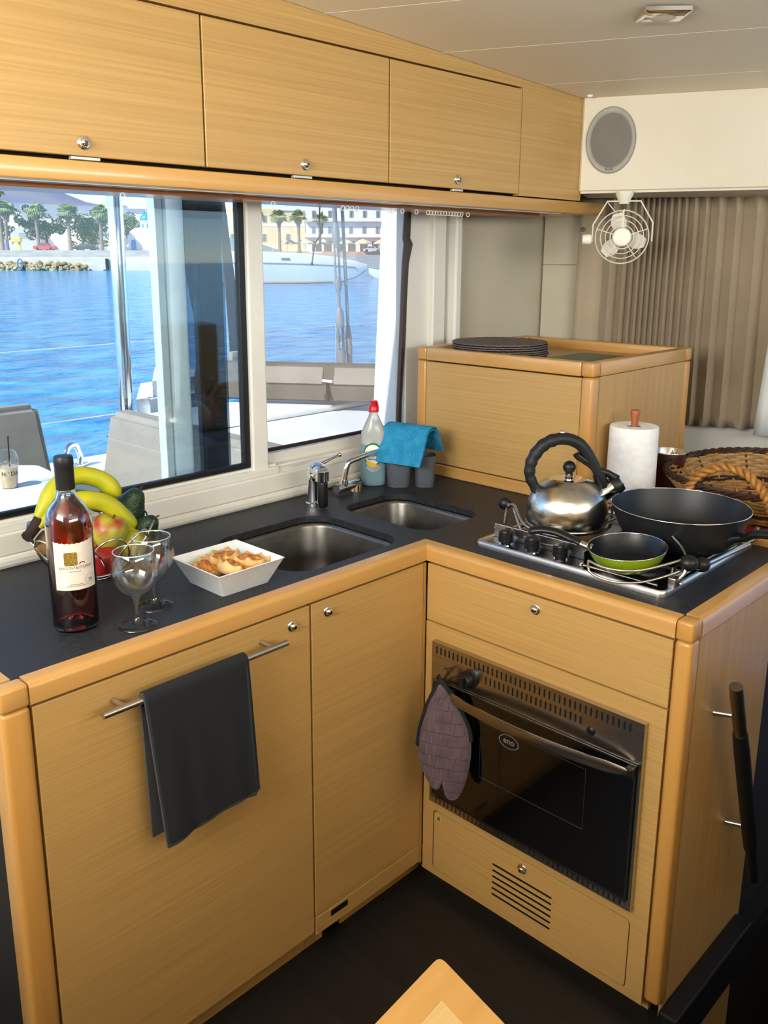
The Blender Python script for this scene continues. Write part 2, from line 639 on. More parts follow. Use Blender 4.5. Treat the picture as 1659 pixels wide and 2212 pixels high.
# saloon behind and beside the viewer: low walls, posts, open window bands and added light blockers
struct('wall_aft', join(box((-3.05, -3.2, 0), (-3, -1.4, 2.05)), box((-3.05, .3, 0), (-3, .62, 2.05)), box((-3.05, -1.4, 1.95), (-3, .3, 2.05))), WHITE)
struct('baseboard_aft', box((-3.0, -3.2, 0), (-2.97, -1.4, .95)), W_PANEL)
struct('wall_side', join(box((-3, -3.25, 0), (1.9, -3.2, 1.05)), box((-3, -3.25, 1.85), (1.9, -3.2, 2.05)), box((-1.9, -3.25, 1.05), (-1.7, -3.2, 1.85)), box((.5, -3.25, 1.05), (.7, -3.2, 1.85))), WHITE)
struct('light_blocker_side', box((-2.6, -2.40, 0), (1.2, -2.25, 1.50), .01), W_PANEL)  # unseen block added to keep side light off the lower fronts
struct('light_blocker_stair', box((-.35, -1.75, 0), (1.4, -1.6, 1.15), .02), W_PANEL)  # unseen block added to shade the lower stair end panel
struct('light_blocker_aft', box((-2.25, -1.9, 0), (-2.12, .45, 1.42), .01), W_PANEL)  # unseen block added to cut aft light on the lower cabinets
struct('added_hatch_frame', join(*[box(a, b, .004) for a, b in (((-1.34, -1.54, 1.965), (-.76, -1.50, 2.0)), ((-1.34, -1.0, 1.965), (-.76, -.96, 2.0)), ((-1.34, -1.50, 1.965), (-1.30, -1.0, 2.0)), ((-.80, -1.50, 1.965), (-.76, -1.0, 2.0)))]), WHITE)  # made-up hatch frame put around the overhead fill lamp
struct('wall_cockpit', box((-1.6, .62, 0), (-1.5, .7, 2.02)), WHITE)

# ceiling downlight and a small white stud
dl = thing('ceiling_downlight', 'square chrome downlight with round lens set in the pale ceiling', 'light', (.347, -.297, ceil_z(.347, -.297)), math.atan2(FD.y, FD.x) + PI / 2 * 0 + .3)
obj('bezel', loft([rrect(-.046, -.046, .046, .046, .004, 3, -.0005), rrect(-.046, -.046, .046, .046, .004, 3, -.008), rrect(-.038, -.038, .038, .038, .003, 3, -.012)], True, True), CHROME, dl, 30)
obj('lens', lathe([(0, -.0135), (.022, -.0135), (.027, -.0115), (.029, -.0118), (.030, -.0105)], 24), mat('frosted_lens', 'D8D0BC', .3), dl, 40)
tag(obj('ceiling_stud', xf(lathe([(0, -.006), (.005, -.0055), (.008, -.003), (.009, 0)], 16), (.884, .185, ceil_z(.884, .185))), mat('white_plastic', 'F0EEE8', .4), None, 60), 'small white plastic stud on the ceiling above the speaker', 'stud')
# ------------------------------------------------------------------ base cabinets
LOCK_PROF = [(0, .0105), (.0045, .0102), (.0068, .008), (.0075, .005), (.0078, .0035), (.0108, .0032), (.0118, .0018), (.012, 0)]


def lock(parent, axis, pos):
    v = lathe(LOCK_PROF, 20)
    o = obj('lock_button', on_wall(v, axis, pos), CHROME, parent, 50, label='chrome push lock')
    obj('lock_core', on_wall(xf(lathe([(0, .0112), (.003, .0111), (.0034, .010)], 14), (0, -.0004, 0)), axis, pos), mat('dark_chrome', '6E6E72', .15, 1), o, 40)
    return o


def boards(x0, x1, y0, y1, z0, z1, t=.012):
    return join(box((x0, y0, z0), (x0 + t, y1, z1)), box((x1 - t, y0, z0), (x1, y1, z1)), box((x0 + t, y1 - t, z0), (x1 - t, y1, z1)), box((x0 + t, y0, z0), (x1 - t, y1 - t, z0 + t)))


# unit under the bottle: tall panel with a towel bar
c1 = thing('base_cabinet', 'wide oak base cabinet front with steel towel bar and dark towel', 'cabinet', (-.64, .26, 0), room=True)
obj('carcass', boards(-.945, -.352, .021, .505, .058, .828), W_DARK, c1)
d1 = obj('door', box((-.917, 0, .064), (-.3520, .018, .8268), .0012, 1), W_PANEL, c1)
lock(d1, 'Y', (-.398, 0, .798))
obj('post', box((-.966, -.003, .0), (-.9205, .05, .831), .008, 3), W_POST, c1, 40)
obj('end_panel', box((-.958, .05, 0), (-.946, .53, .831)), mat('shade_painted_end', '120F0D', .6), c1)  # end panel coloured near-black in place of the shade on it
obj('plinth', box((-.945, .034, 0), (-.352, .048, .058)), W_PANEL, c1)
tb = obj('towel_bar', join(cyl((-.824, -.040, .791), (-.4448, -.040, .791), .0062, 16)), STEEL, c1, 40, label='brushed steel bar handle')
for x in (-.785, -.475):
    obj('standoff', cyl((x, 0, .789), (x, -.036, .791), .005, 12), STEEL, tb, 40)

# unit under the sink
c2 = thing('sink_cabinet', 'narrow oak cabinet door under the double sink with lock near its top', 'cabinet', (-.18, .26, 0), room=True)
obj('carcass', boards(-.3505, .012, .021, .505, .048, .60), W_DARK, c2)
d2 = obj('door', box((-.3470, 0, .1005), (-.0085, .018, .8268), .0012, 1), W_PANEL, c2)
lock(d2, 'Y', (-.3034, 0, .8005))
kick = obj('lower_strip', box((-.3475, 0, .053), (-.0085, .018, .0985), .0012, 1), W_PANEL, c2)
obj('slot', box((-.303, -.0006, .0765), (-.252, .004, .0905)), BLACK, kick)
obj('plinth', join(box((-.351, .034, 0), (-.30, .048, .05)), box((-.245, .034, 0), (.03, .048, .05))), W_PANEL, c2)
obj('corner_strip', box((-.0075, -.0005, .05), (-.0005, .02, .8275)), W_POST, c2)

# oven cabinet
c3 = thing('oven_cabinet', 'oak cabinet with top drawer, built in oven and slotted bottom panel', 'cabinet', (.28, -.31, 0), room=True)
obj('carcass', join(box((.021, -.588, .048), (.50, -.576, .825)), box((.49, -.576, .048), (.50, -.02, .825)), box((.021, -.576, .048), (.49, -.02, .06))), W_DARK, c3)
dr = obj('drawer_front', box((0, -.5855, .6915), (.018, -.0035, .8268), .0012, 1), W_PANEL, c3)
lock(dr, 'X', (0, -.2933, .8009))


def yz_plate(outer, holes, x0, x1):
    v, f = plate(outer, holes, -x1, -x0)
    return [(-p[2], p[0], p[1]) for p in v], f


fr_outer = [(-.5855, .036), (-.0035, .036), (-.0035, .6885), (-.5855, .6885)]
hole_low = [(p[0], p[1]) for p in rrect(-.5490, .0505, -.0350, .2140, .012, 4)]
obj('face_frame', yz_plate(fr_outer, [[(-.545, .252), (-.042, .252), (-.042, .645), (-.545, .645)], hole_low], 0, .018), W_PANEL, c3)
# bottom panel with air slots
lp_ = obj('bottom_panel', yz_plate([(p[0], p[1]) for p in rrect(-.5463, .0532, -.0377, .2113, .011, 4)], [], .001, .012), W_PANEL, c3)
lock(lp_, 'X', (.001, -.2916, .1898))
for k in range(6):
    z = .1585 - k * .0155
    obj('air_slot', yz_plate([(p[0], p[1]) for p in rrect(-.3685, z - .0023, -.2118, z + .0023, .0022, 2)], [], .0006, .004), BLACK, lp_)
obj('panel_back', box((.032, -.55, .05), (.034, -.035, .216)), W_DARK, lp_)
st = obj('warning_sticker', on_wall(prism([(-.009, -.009), (.009, -.009), (.009, .009), (-.009, .009)], 0, .0004), 'X', (.001, -.052, .196)), mat('sticker', 'C3A36B', .5), lp_)
obj('flame_mark', on_wall(prism([(-.004, -.006), (.004, -.006), (.005, -.002), (.002, .001), (.0015, .006), (-.003, .001), (-.005, -.002)], .0004, .0007), 'X', (.001, -.052, .196)), mat('sticker_print', '5A4628', .6), st)
obj('post', box((-.003, -.6205, .055), (.036, -.5885, .831), .008, 3), W_POST, c3, 40)
obj('end_panel', box((.036, -.620, -.7), (.395, -.606, .831)), W_PANEL_V, c3)
obj('plinth', join(box((.036, -.585, 0), (.05, .05, .05))), W_PANEL, c3)
hr = obj('handrail', tube([(.1045, -.665, .727), (.1555, -.665, .603)], .0125, 16), mat('satin_steel', '8C857C', .3, 1), c3, 40, label='slanted steel rail with a black grip')
obj('grip', join(tube([(.152, -.665, .611), (.168, -.665, .572), (.27, -.665, .325), (.285, -.665, .288)], [.014, .0152, .0148, .014], 16), tube([(.283, -.665, .292), (.325, -.665, .19)], .011, 14)), BLACK_RUBBER, hr, 50)
for x, z in ((.128, .668), (.252, .366)):
    obj('bracket', tube([(x, -.620, z - .02), (x + .008, -.652, z - .017)], .0055, 10), STEEL, hr, 40)
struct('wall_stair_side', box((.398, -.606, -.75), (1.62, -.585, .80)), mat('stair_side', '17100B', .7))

# ------------------------------------------------------------------ oven
ov = thing('oven', 'built in stainless steel oven with dark glass door and slotted vents', 'oven', (.2, -.293, .244), room=True)
XF = -.0145
obj('body', box((.02, -.54, .255), (.45, -.047, .64)), mat('oven_body', '1A1A1A', .7), ov)
obj('frame', yz_plate([(-.5527, .2444), (-.0336, .2444), (-.0336, .6518), (-.5527, .6518)], [[(-.545, .268), (-.042, .268), (-.042, .560), (-.545, .560)]], XF, .0), STEEL_DARK, ov)
slot_me = mesh_of('vent_slot', on_wall(prism([(p[0], p[1]) for p in rrect(-.0019, -.0092, .0019, .0092, .0018, 2)], -.002, .0003), 'X', (0, 0, 0)), BLACK)


def slots(y0, y1, n, z):
    for k in range(n):
        o = obj('vent_slot', slot_me, None, ov)
        b = ov['_w']
        o.location = (XF - b[0], y0 + (y1 - y0) * k / (n - 1) - b[1], z - b[2])


slots(-.048, -.524, 41, .6345)
slots(-.1865, -.419, 21, .6085)
slots(-.055, -.53, 41, .2575)
dg_ = obj('oven_door', box((XF - .004, -.5435, .2655), (.012, -.0435, .563), .004), BLACK_GLASS, ov)
obj('door_edge', yz_plate([(-.5445, .2645), (-.0425, .2645), (-.0425, .564), (-.5445, .564)], [[(p[0], p[1]) for p in rrect(-.5405, .2685, -.0465, .560, .012, 4)]], XF - .0055, XF - .002), mat('door_trim', '7A746C', .25, 1), dg_)
obj('inner_window', on_wall(join(*[tube([(a[0], a[1], .0008), (b[0], b[1], .0008)], .0006, 4) for a, b in (((.15, .06), (.41, .06)), ((.15, -.075), (.41, -.075)), ((.15, -.075), (.15, .06)), ((.41, -.075), (.41, .06)))]), 'X', (XF - .0035, -.03, .45)), mat('etched_line', '2A2C2E', .3), dg_)
lg = obj('maker_oval', on_wall(xf(lathe([(.0235, .0), (.0235, .0004), (.0258, .0004), (.0258, .0)], 32, True), scale=(1, .62, 1)), 'X', (XF - .0042, -.255, .492)), mat('etched_print', '6B7074', .4), dg_)
obj('maker_name', on_wall(text_vf('eno', .019, bold=.0004), 'X', (XF - .0044, -.255, .493)), mat('etched_print', '6B7074', .4), lg)
# bowed flat handle
hpts = []
for k in range(25):
    t = k / 24
    y = -.062 - t * .472
    hpts.append((XF - .018 - .030 * math.sin(PI * t) ** .8, y, .553))
loops = []
for k, (x, y, z) in enumerate(hpts):
    e = min(1, min(k, 24 - k) / 1.5)
    hh = .0115 * math.sqrt(max(.25, e))
    loops.append([(x - .0015, y, z - hh), (x - .003, y, z - hh * .6), (x - .003, y, z + hh * .6), (x - .0015, y, z + hh), (x + .0015, y, z + hh), (x + .0015, y, z - hh)])
hd = obj('handle', loft(loops, True, True), mat('handle_steel', 'A39C92', .24, 1), ov, 50)
for y in (-.060, -.536):
    obj('handle_bracket', box((XF - .020, y - .008, .542), (XF - .003, y + .008, .562), .003), BLACK, hd)
kb = obj('knob', on_wall(lathe([(0, .026), (.012, .0255), (.0150, .022), (.0155, .007), (.0205, .006), (.021, 0)], 24), 'X', (XF, -.1447, .5985)), BLACK, ov, 40)
obj('pointer', on_wall(box((-.0050, -.0145, .020), (.0050, .0145, .034), .002), 'X', (XF, -.1447, .5985)), BLACK, kb)
obj('igniter_button', on_wall(lathe([(0, .006), (.005, .0055), (.0065, .003), (.009, .002), (.0095, 0)], 20), 'X', (XF, -.443, .5945)), BLACK, ov, 40)
PRT = mat('panel_print', '2A2622', .6)
obj('knob_symbol', on_wall(join(tube([(-.014, -.004, .0003), (.012, .008, .0003)], .0014, 5), tube([(-.004, -.002, .0003), (-.002, -.012, .0003), (.006, -.010, .0003)], .0014, 5), tube([(-.012, .004, .0003), (-.009, .001, .0003)], .0009, 5), tube([(.012, -.002, .0003), (.012, .004, .0003)], .0009, 5)), 'X', (XF, -.083, .5985)), PRT, ov)
ws = obj('warning_marks', on_wall(join(*[tube(p, .0007, 4, True) for p in ([(-.026, -.009, .0003), (-.004, -.009, .0003), (-.004, .009, .0003), (-.026, .009, .0003)], [(.002, -.009, .0003), (.028, -.009, .0003), (.015, .010, .0003)])], tube([(.015, -.004, .0003), (.015, .004, .0003)], .0009, 4), tube([(-.021, 0, .0003), (-.009, 0, .0003)], .0009, 4)), 'X', (XF, -.509, .6025)), PRT, ov)

# ------------------------------------------------------------------ worktop and its beech edging
S1 = (-.335, .060, -.003, .365)
S2 = (.066, .058, .289, .360)
wt = thing('worktop', 'L shaped dark slate worktop with rounded beech edging', 'worktop', (0, .25, .83), room=True)
w_ = .0287
hob_hole = [(.10, -.50), (.46, -.50), (.46, -.11), (.10, -.11)]
obj('slab', plate([(-.9345, w_), (w_, w_), (w_, -.5895), (.524, -.5895), (.524, .5115), (-.9345, .5115)],
                  [[(p[0], p[1]) for p in rrect(*S1, .065, 8)], [(p[0], p[1]) for p in rrect(*S2, .055, 8)], hob_hole], .852, ZC), SLATE, wt)


def edging(z0=.8315, z1=.8695, t=w_, r=.012):
    """rounded edging section in (inward offset, height)"""
    sec = [(0, z0), (-.003, z0 + .002)]
    sec += [(-.003 + r - r * math.cos(a), z1 - r + r * math.sin(a)) for a in [PI / 2 * k / 5 for k in range(6)]]
    sec += [(t + .0005, z1), (t + .0005, z0)]
    return sec


SEC = edging()
obj("front_edge", loft([[(-.9205, o, z) for o, z in SEC], [(o, o, z) for o, z in SEC]], True, True), W_EDGE_X, wt, 35)
obj('front_edge', loft([[(o, o, z) for o, z in SEC], [(o, -.5885, z) for o, z in SEC]], True, True), W_EDGE_Y, wt, 35)
obj('side_edge', loft([[(.0365, -.6205 + o + .002, z) for o, z in SEC], [(.56, -.6205 + o + .002, z) for o, z in SEC]], True, True), W_EDGE_X, wt, 35)
obj('corner_block', box((-.004, -.6215, .8315), (.0360, -.589, .8698), .006, 3), W_POST, wt, 40)
obj('corner_block', box((-.967, -.004, .8315), (-.921, w_, .8698), .006, 3), W_EDGE_X, wt, 40)
obj('side_edge', loft([[(-.967 + o + .003, w_ + .001, z) for o, z in SEC], [(-.967 + o + .003, .53, z) for o, z in SEC]], True, True), W_EDGE_Y, wt, 35)
obj('back_strip', box((.522, -.62, .84), (.544, -.10, .884), .004), W_EDGE_Y, wt)

# shelf behind the hob (basket and paper roll stand on it)
sh = thing('rear_shelf', 'beech shelf with a red mat behind the hob below the curtain', 'shelf', (.85, -.5, .84), room=True)
obj('board', prism([(.556, -1.0), (1.55, -1.0), (1.20, -.10), (.556, -.10)], .838, .862), W_EDGE_Y, sh)
obj('red_mat', prism([(.57, -.98), (1.50, -.98), (1.22, -.30), (.57, -.30)], .862, .866), mat('red_mat', '8E0F16', .8, color2='A31720'), sh)

# ------------------------------------------------------------------ sinks
SINKM = mat('sink_steel', '6E6A64', .36, 1, color2='7C7872', nscale=(30, 30, 30))


def sink(name, label, s, rad, depth, drain):
    t = thing(name, label, 'sink', ((s[0] + s[2]) / 2, (s[1] + s[3]) / 2, ZC - depth - .04), room=True)
    L = []
    for off, z, dr_ in ((-.020, .8505, 0), (-.003, .8505, 0), (.003, .8485, 0), (.006, .840, 0), (.012, .838 - depth * .5, 0), (.020, .838 - depth + .03, 0), (.032, .838 - depth + .008, 0), (.052, .838 - depth, 0)):
        L.append(rrect(s[0] + off, s[1] + off, s[2] - off, s[3] - off, max(.02, rad - off * .6), 8, z))
    obj('basin', loft(L, False, True), SINKM, t, 60, label='brushed steel basin')
    x, y = drain
    dn = obj('drain', xf(lathe([(0, .0015), (.012, .0015), (.026, .004), (.032, .0035), (.034, .0)], 24), (x, y, .838 - depth)), CHROME, t, 40)
    if rad > .06:
        obj('overflow_hole', xf(lathe([(0, .001), (.0035, .001), (.005, .0), (.006, -.001)], 14), ((s[0] + s[2]) / 2 + .12, s[3] - .011, .795), (PI / 2, 0, 0)), CHROME, t, 40)
    return t


sink('kitchen_sink', 'larger steel sink bowl behind the white dish of pastries', S1, .065, .15, (-.17, .24))
sink('kitchen_sink', 'smaller steel sink bowl beside the dish soap and grey caddy', S2, .055, .13, (.18, .22))

# ------------------------------------------------------------------ tall locker on the worktop
BX0, BX1, BY0, BY1, BZ = .5104, 1.058, -.0958, .4876, 1.241
lk = thing('worktop_locker', 'square oak locker with beech frame standing at the end of the worktop', 'cabinet', (.78, .2, ZC), room=True)
obj('door', box((BX0 + .002, -.062, .905), (BX0 + .02, .452, 1.201), .001, 1), W_PANEL, lk)
obj('back_panel', box((BX1 - .02, -.06, .87), (BX1 - .006, .46, 1.2)), W_PANEL, lk)
obj('side_panel', box((.548, BY0 + .003, .870), (BX1 - .03, BY0 + .018, 1.2035)), W_PANEL_V, lk)
obj('side_panel', box((.548, BY1 - .018, .870), (BX1 - .03, BY1 - .003, 1.2035)), W_PANEL_V, lk)
for x, y in ((BX0, BY0), (BX0, BY1 - .034), (BX1 - .03, BY0), (BX1 - .03, BY1 - .034)):
    obj('post', box((x, y, ZC + .001), (x + .036 if x < .6 else x + .03, y + .034, 1.2035), .007, 3), W_POST, lk, 40)
obj('base_rail', box((BX0 - .002, -.062, ZC + .0005), (BX0 + .02, .4535, .902), .003), W_EDGE_Y, lk)
obj('base_rail', box((.548, BY0, ZC + .0005), (BX1 - .03, BY0 + .02, .8695), .003), W_EDGE_X, lk)
RZ0, RZ1 = 1.2045, BZ
obj('top_rail', box((BX0, -.0605, RZ0), (BX0 + .03, .4525, RZ1), .004), W_EDGE_Y, lk, 40)
obj('top_rail', box((BX1 - .03, -.0605, RZ0), (BX1, .4525, RZ1), .004), W_EDGE_Y, lk, 40)
obj('top_rail', box((.548, BY0, RZ0), (BX1 - .036, BY0 + .03, RZ1), .004), W_EDGE_X, lk, 40)
obj('top_rail', box((.548, BY1 - .03, RZ0), (BX1 - .036, BY1, RZ1), .004), W_EDGE_X, lk, 40)
for x, y in ((BX0, BY0), (BX0, BY1 - .0345), (BX1 - .0355, BY0), (BX1 - .0355, BY1 - .0345)):
    obj('corner_block', box((x - .0005, y - .0005, RZ0), (x + .036, y + .035, RZ1 + .0005), .006, 3), W_POST, lk, 40)
obj('top_board', box((BX0 + .02, BY0 + .02, 1.207), (BX1 - .02, BY1 - .02, 1.213)), W_PANEL, lk)
lock(lk, 'X', (BX0 + .002, -.0148, 1.045))

# ------------------------------------------------------------------ overhead cabinets
YU = .2204
oc = thing('overhead_cabinet', 'long oak overhead cabinet above the windows with three flap doors', 'cabinet', (0, .38, 1.62), room=True)
for i, (a, b) in enumerate(((-.9, -.4025), (-.3985, .1012), (.1052, .6103))):
    o = obj('flap_door', box((a, YU, 1.6615), (b, YU + .018, 1.9245), .0012, 1), W_PANEL, oc)
    lock(o, 'Y', ((-.6482, -.1521, .3491)[i], YU, 1.683))
    h = box(((-.672, -.183, .333)[i], YU - .001, 1.6555), ((-.619, -.133, .372)[i], YU + .01, 1.6605), .001)
    obj('hinge_strip', h, mat('hinge_bright', 'D8D6D0', .3, .6), o)
obj('inner_case', join(box((-.92, YU + .030, 1.655), (.93, YU + .04, 1.935)), box((-.92, YU + .04, 1.655), (.93, .555, 1.665))), W_DARK, oc)


def top_rail_vf():
    n = 24
    V, F = [], []
    for k in range(n + 1):
        x = -.92 + k * (1.835 / n)
        zt = ceil_z(x, YU) - .001
        V += [(x, YU, 1.9285), (x, YU, zt), (x, YU + .02, zt), (x, YU + .02, 1.9285)]
    for k in range(n):
        a, b = k * 4, k * 4 + 4
        for i in range(4):
            j = (i + 1) % 4
            F.append((a + i, a + j, b + j, b + i))
    F += [(0, 1, 2, 3), (n * 4 + 3, n * 4 + 2, n * 4 + 1, n * 4)]
    return V, F


obj('top_rail', top_rail_vf(), W_PANEL, oc)
obj('end_panel', ([(.6125, YU, 1.6575), (.92, YU, 1.6575), (.92, YU, 1.9285), (.6125, YU, 1.9285), (.6125, YU + .02, 1.6575), (.92, YU + .02, 1.6575), (.92, YU + .02, 1.9285), (.6125, YU + .02, 1.9285)], [(0, 1, 2, 3), (7, 6, 5, 4), (0, 4, 5, 1), (1, 5, 6, 2), (2, 6, 7, 3), (3, 7, 4, 0)]), W_PANEL, oc)
obj('valance', box((-.92, YU - .002, 1.6205), (1.06, YU + .022, 1.6545), .004), W_EDGE_X, oc, 40)
obj('underside', box((-.92, YU + .022, 1.6235), (1.06, .555, 1.6355)), W_EDGE_X, oc)
obj('left_end', box((-.935, YU, 1.6205), (-.9205, .555, 1.99)), W_PANEL, oc)
obj('right_end', box((.915, YU + .022, 1.6235), (.93, .555, 1.93)), W_PANEL_V, oc)

tr = thing('curtain_track', 'slim double curtain track with tiny white gliders under the overhead cabinet', 'curtain track', (0, .3, 1.615), room=True)
obj('rail', join(box((-.92, .2445, 1.6185), (.86, .2485, 1.6235), .001)), mat('white_track', 'E9E4D8', .4), tr)
obj('rail', box((-.92, .318, 1.6145), (.86, .330, 1.6225), .001), mat('copper_track', 'A8672F', .4, .3), tr)
ring_me = mesh_of('glider', tube([(0, .0042 * math.cos(a), .0055 * math.sin(a)) for a in [2 * PI * k / 12 for k in range(12)]], .0011, 5, True), mat('white_plastic', 'F0EEE8', .4), 60)
gx = [-.52, -.155, .055, .070, .085, .102, .215, .226, .262, .315] + [.36 + .0115 * k for k in range(13)] + [.525]
for x in gx:
    o = obj('glider', ring_me, None, tr)
    o.location = (x - 0, .324 - .3, 1.6085 - 1.615)
    o.rotation_euler = (0, 0, random.uniform(.6, 1.3))

# ------------------------------------------------------------------ saloon table corner
tt = thing('saloon_table', 'beech edged saloon table corner in front of the galley', 'table', (-1.15, -1.0, 0), room=True)
cr = Vector((-.7037, -.6355))
e1 = Vector((-.128, -.0117)).normalized()
e2 = Vector((-.024, -.116)).normalized()


def para(o, a, b):
    p = cr + e1 * o + e2 * o
    return [p, p + e1 * (a - 2 * o), p + e1 * (a - 2 * o) + e2 * (b - 2 * o), p + e2 * (b - 2 * o)]


def rounded(poly, r):
    out = []
    n = len(poly)
    for i in range(n):
        p, a, b = poly[i], poly[i - 1], poly[(i + 1) % n]
        u_, v_ = (a - p).normalized(), (b - p).normalized()
        for k in range(5):
            t = k / 4
            out.append(tuple((p + u_ * r * (1 - t) ** 2 + v_ * r * t * t)))
    return out


ring = [tuple(p) for p in para(.041, .9, .8)]
obj('edge_frame', plate(rounded(para(0, .9, .8), .012), [ring], .622, .65), W_EDGE_X, tt)
obj('top_panel', prism(ring, .625, .6495), wood('table_veneer', 'C9A468', 'D9B97F', 'X', rough=.3, coat=.4), tt)
pc = cr + e1 * .45 + e2 * .4
obj('pedestal', xf(lathe([(0, 0), (.2, 0), (.2, .02), (.05, .04), (.05, .60), (.12, .622), (0, .622)], 24), (pc.x, pc.y, 0)), STEEL, tt, 40)
# ------------------------------------------------------------------ wine bottle
def glass(name, color, rough=0.0, ior=1.5):
    return mat(name, color, rough, color2=color, trans=1, ior=ior)


CLEAR = glass('clear_glassware', 'FFFFFF')
THIN = pane_mat('thin_glassware', 'FBFCFC', .10)
SOLIDG = pane_mat('stemware_glass', 'F8FAFA', .10)
_n, _l = SOLIDG.node_tree.nodes, SOLIDG.node_tree.links
_g = _n.new('ShaderNodeBsdfGlass')
_g.inputs['IOR'].default_value = 1.45
_m = _n.new('ShaderNodeMixShader')
_m.inputs['Fac'].default_value = .18
_o = next(x for x in _n if x.type == 'OUTPUT_MATERIAL')
_prev = _o.inputs['Surface'].links[0].from_socket
_l.new(_prev, _m.inputs[1])
_l.new(_g.outputs[0], _m.inputs[2])
_l.new(_m.outputs[0], _o.inputs['Surface'])
bt = thing('wine_bottle', 'full rose wine bottle with black capsule and cream label', 'bottle', (-.7637, .1494, ZC))
R = .0392
outer = [(0, .022), (.008, .0215), (.020, .012), (.030, .0015), (.0345, .0), (.0378, .002), (R, .008), (R, .180), (.0385, .192), (.036, .205), (.031, .216), (.024, .225), (.0175, .233), (.0152, .242), (.0147, .252), (.0145, .300), (.0, .300)]
obj('glass_body', lathe(outer[:-1] + [(.0125, .300), (.0125, .245), (.0155, .2335), (.0225, .2235), (.0295, .2145), (.0345, .2035), (.037, .19), (.0375, .18), (.0375, .010), (.034, .004), (.030, .0045), (.020, .0155), (.008, .025), (0, .0255)], 48), CLEAR, bt, 50)
wine = mat('rose_wine', 'A02018', 0, color2='A02018', trans=1, ior=1.34)
obj('wine', lathe([(0, .0262), (.008, .0257), (.020, .0162), (.030, .0052), (.034, .0047), (.0368, .0105), (.0368, .18), (.0363, .19), (.0338, .2032), (.0288, .2140), (.0218, .2230), (.0150, .2330), (.0126, .240), (0, .2395)], 40), wine, bt, 60)
obj('cork', lathe([(0, .268), (.012, .268), (.012, .299), (0, .299)], 20), mat('cork', 'A98A55', .8), bt)
obj('capsule', lathe([(.0151, .2475), (.0157, .2475), (.0157, .286), (.0162, .289), (.0165, .296), (.0158, .302), (.0145, .3045), (0, .305)], 32), mat('black_capsule', '0B0C0E', .45, bump=.2, bscale=(200, 200, 60)), bt, 50)
# label wrapped on the side that faces the viewer
A0 = math.atan2(CAM.y - .1494, CAM.x + .7637) + .16


def wrap(vf, r, zc):
    return [((r + p[2]) * math.cos(A0 + p[0] / r), (r + p[2]) * math.sin(A0 + p[0] / r), zc + p[1]) for p in vf[0]], vf[1]


n = 40
lab_v, lab_f = [], []
for k in range(n + 1):
    x = -.036 + .072 * k / n
    t = (k / n - .5) * 2
    top = .0405 + .0035 * t * t + .0012 * math.sin(k * 2.3) * math.sin(k * .9)
    lab_v += [(x, -.0415, 0), (x, top, 0), (x, top, .0006), (x, -.0415, .0006)]
for k in range(n):
    a, b = k * 4, k * 4 + 4
    lab_f += [(a + i, a + (i + 1) % 4, b + (i + 1) % 4, b + i) for i in range(4)]
lb = obj('paper_label', wrap((lab_v, lab_f), R + .0003, .121), mat('label_paper', 'D9CBBF', .7, color2='E6DACE', nscale=(60, 60, 60)), bt, label='cream paper label with gold square')
INK = mat('label_ink', '3A2A22', .7)
gold = []
for k in range(12):
    x = -.0185 + .0215 * k / 11
    gold.append(x)
gv, gf = [], []
for k, x in enumerate(gold):
    e = .0018 if k in (0, 11) else 0
    gv += [(x, .002 + e, .0008), (x, .0255 - e, .0008)]
gf = [(2 * k, 2 * k + 2, 2 * k + 3, 2 * k + 1) for k in range(11)]
obj('gold_square', wrap((gv, gf), R + .0003, .121), mat('gold_foil', 'A08838', .35, .7, color2='C4AC58', nscale=(300, 300, 300)), lb, recalc=True)
cap = [(0.003, .0035)] + [(.0105 + .0055 * math.cos(a), .0035 + .0042 * math.sin(a)) for a in [PI * k / 8 for k in range(9)]]
obj('red_mark', wrap(([(p[0], p[1], .0008) for p in cap[1:]], [tuple(range(9))]), R + .0003, .121), mat('label_red', '7A1220', .6), lb)
tv = text_vf('EKATONTAΠYΛIANH', .0074)
tv = [(p[0] * .78 + .0005, p[1] - .0022, .0008) for p in tv[0]], tv[1]
obj('label_name', wrap(tv, R + .0003, .121), INK, lb)
obj('label_small_print', wrap(join(*[join(*[box((a + (b - a) * q / 24, y - .0006, .0007), (a + (b - a) * (q + .7) / 24, y + .0006, .0009)) for q in range(24)]) for y, a, b in ((-.0315, -.012, .010), (-.0345, -.017, .015), (-.0085, -.012, .008))]), R + .0003, .121), mat('label_ink_pale', '8C7A6C', .7), lb)
seal = join(*[tube([(.0235 + r_ * math.cos(2 * PI * k / 24), -.026 + r_ * math.sin(2 * PI * k / 24), .0008) for k in range(24)], .00022, 4, True) for r_ in (.0105, .0078)], ([(p[0] * .006 + .0235, p[1] * .005 - .027, .0008) for p in ((-.8, -.6), (-.2, -.2), (-.9, .6), (.1, .5), (.4, 1), (.7, .3), (1, -.3), (.3, -.9))], [tuple(range(8))]))
obj('label_seal', wrap(seal, R + .0003, .121), mat('label_ink_grey', '9B9890', .7), lb)

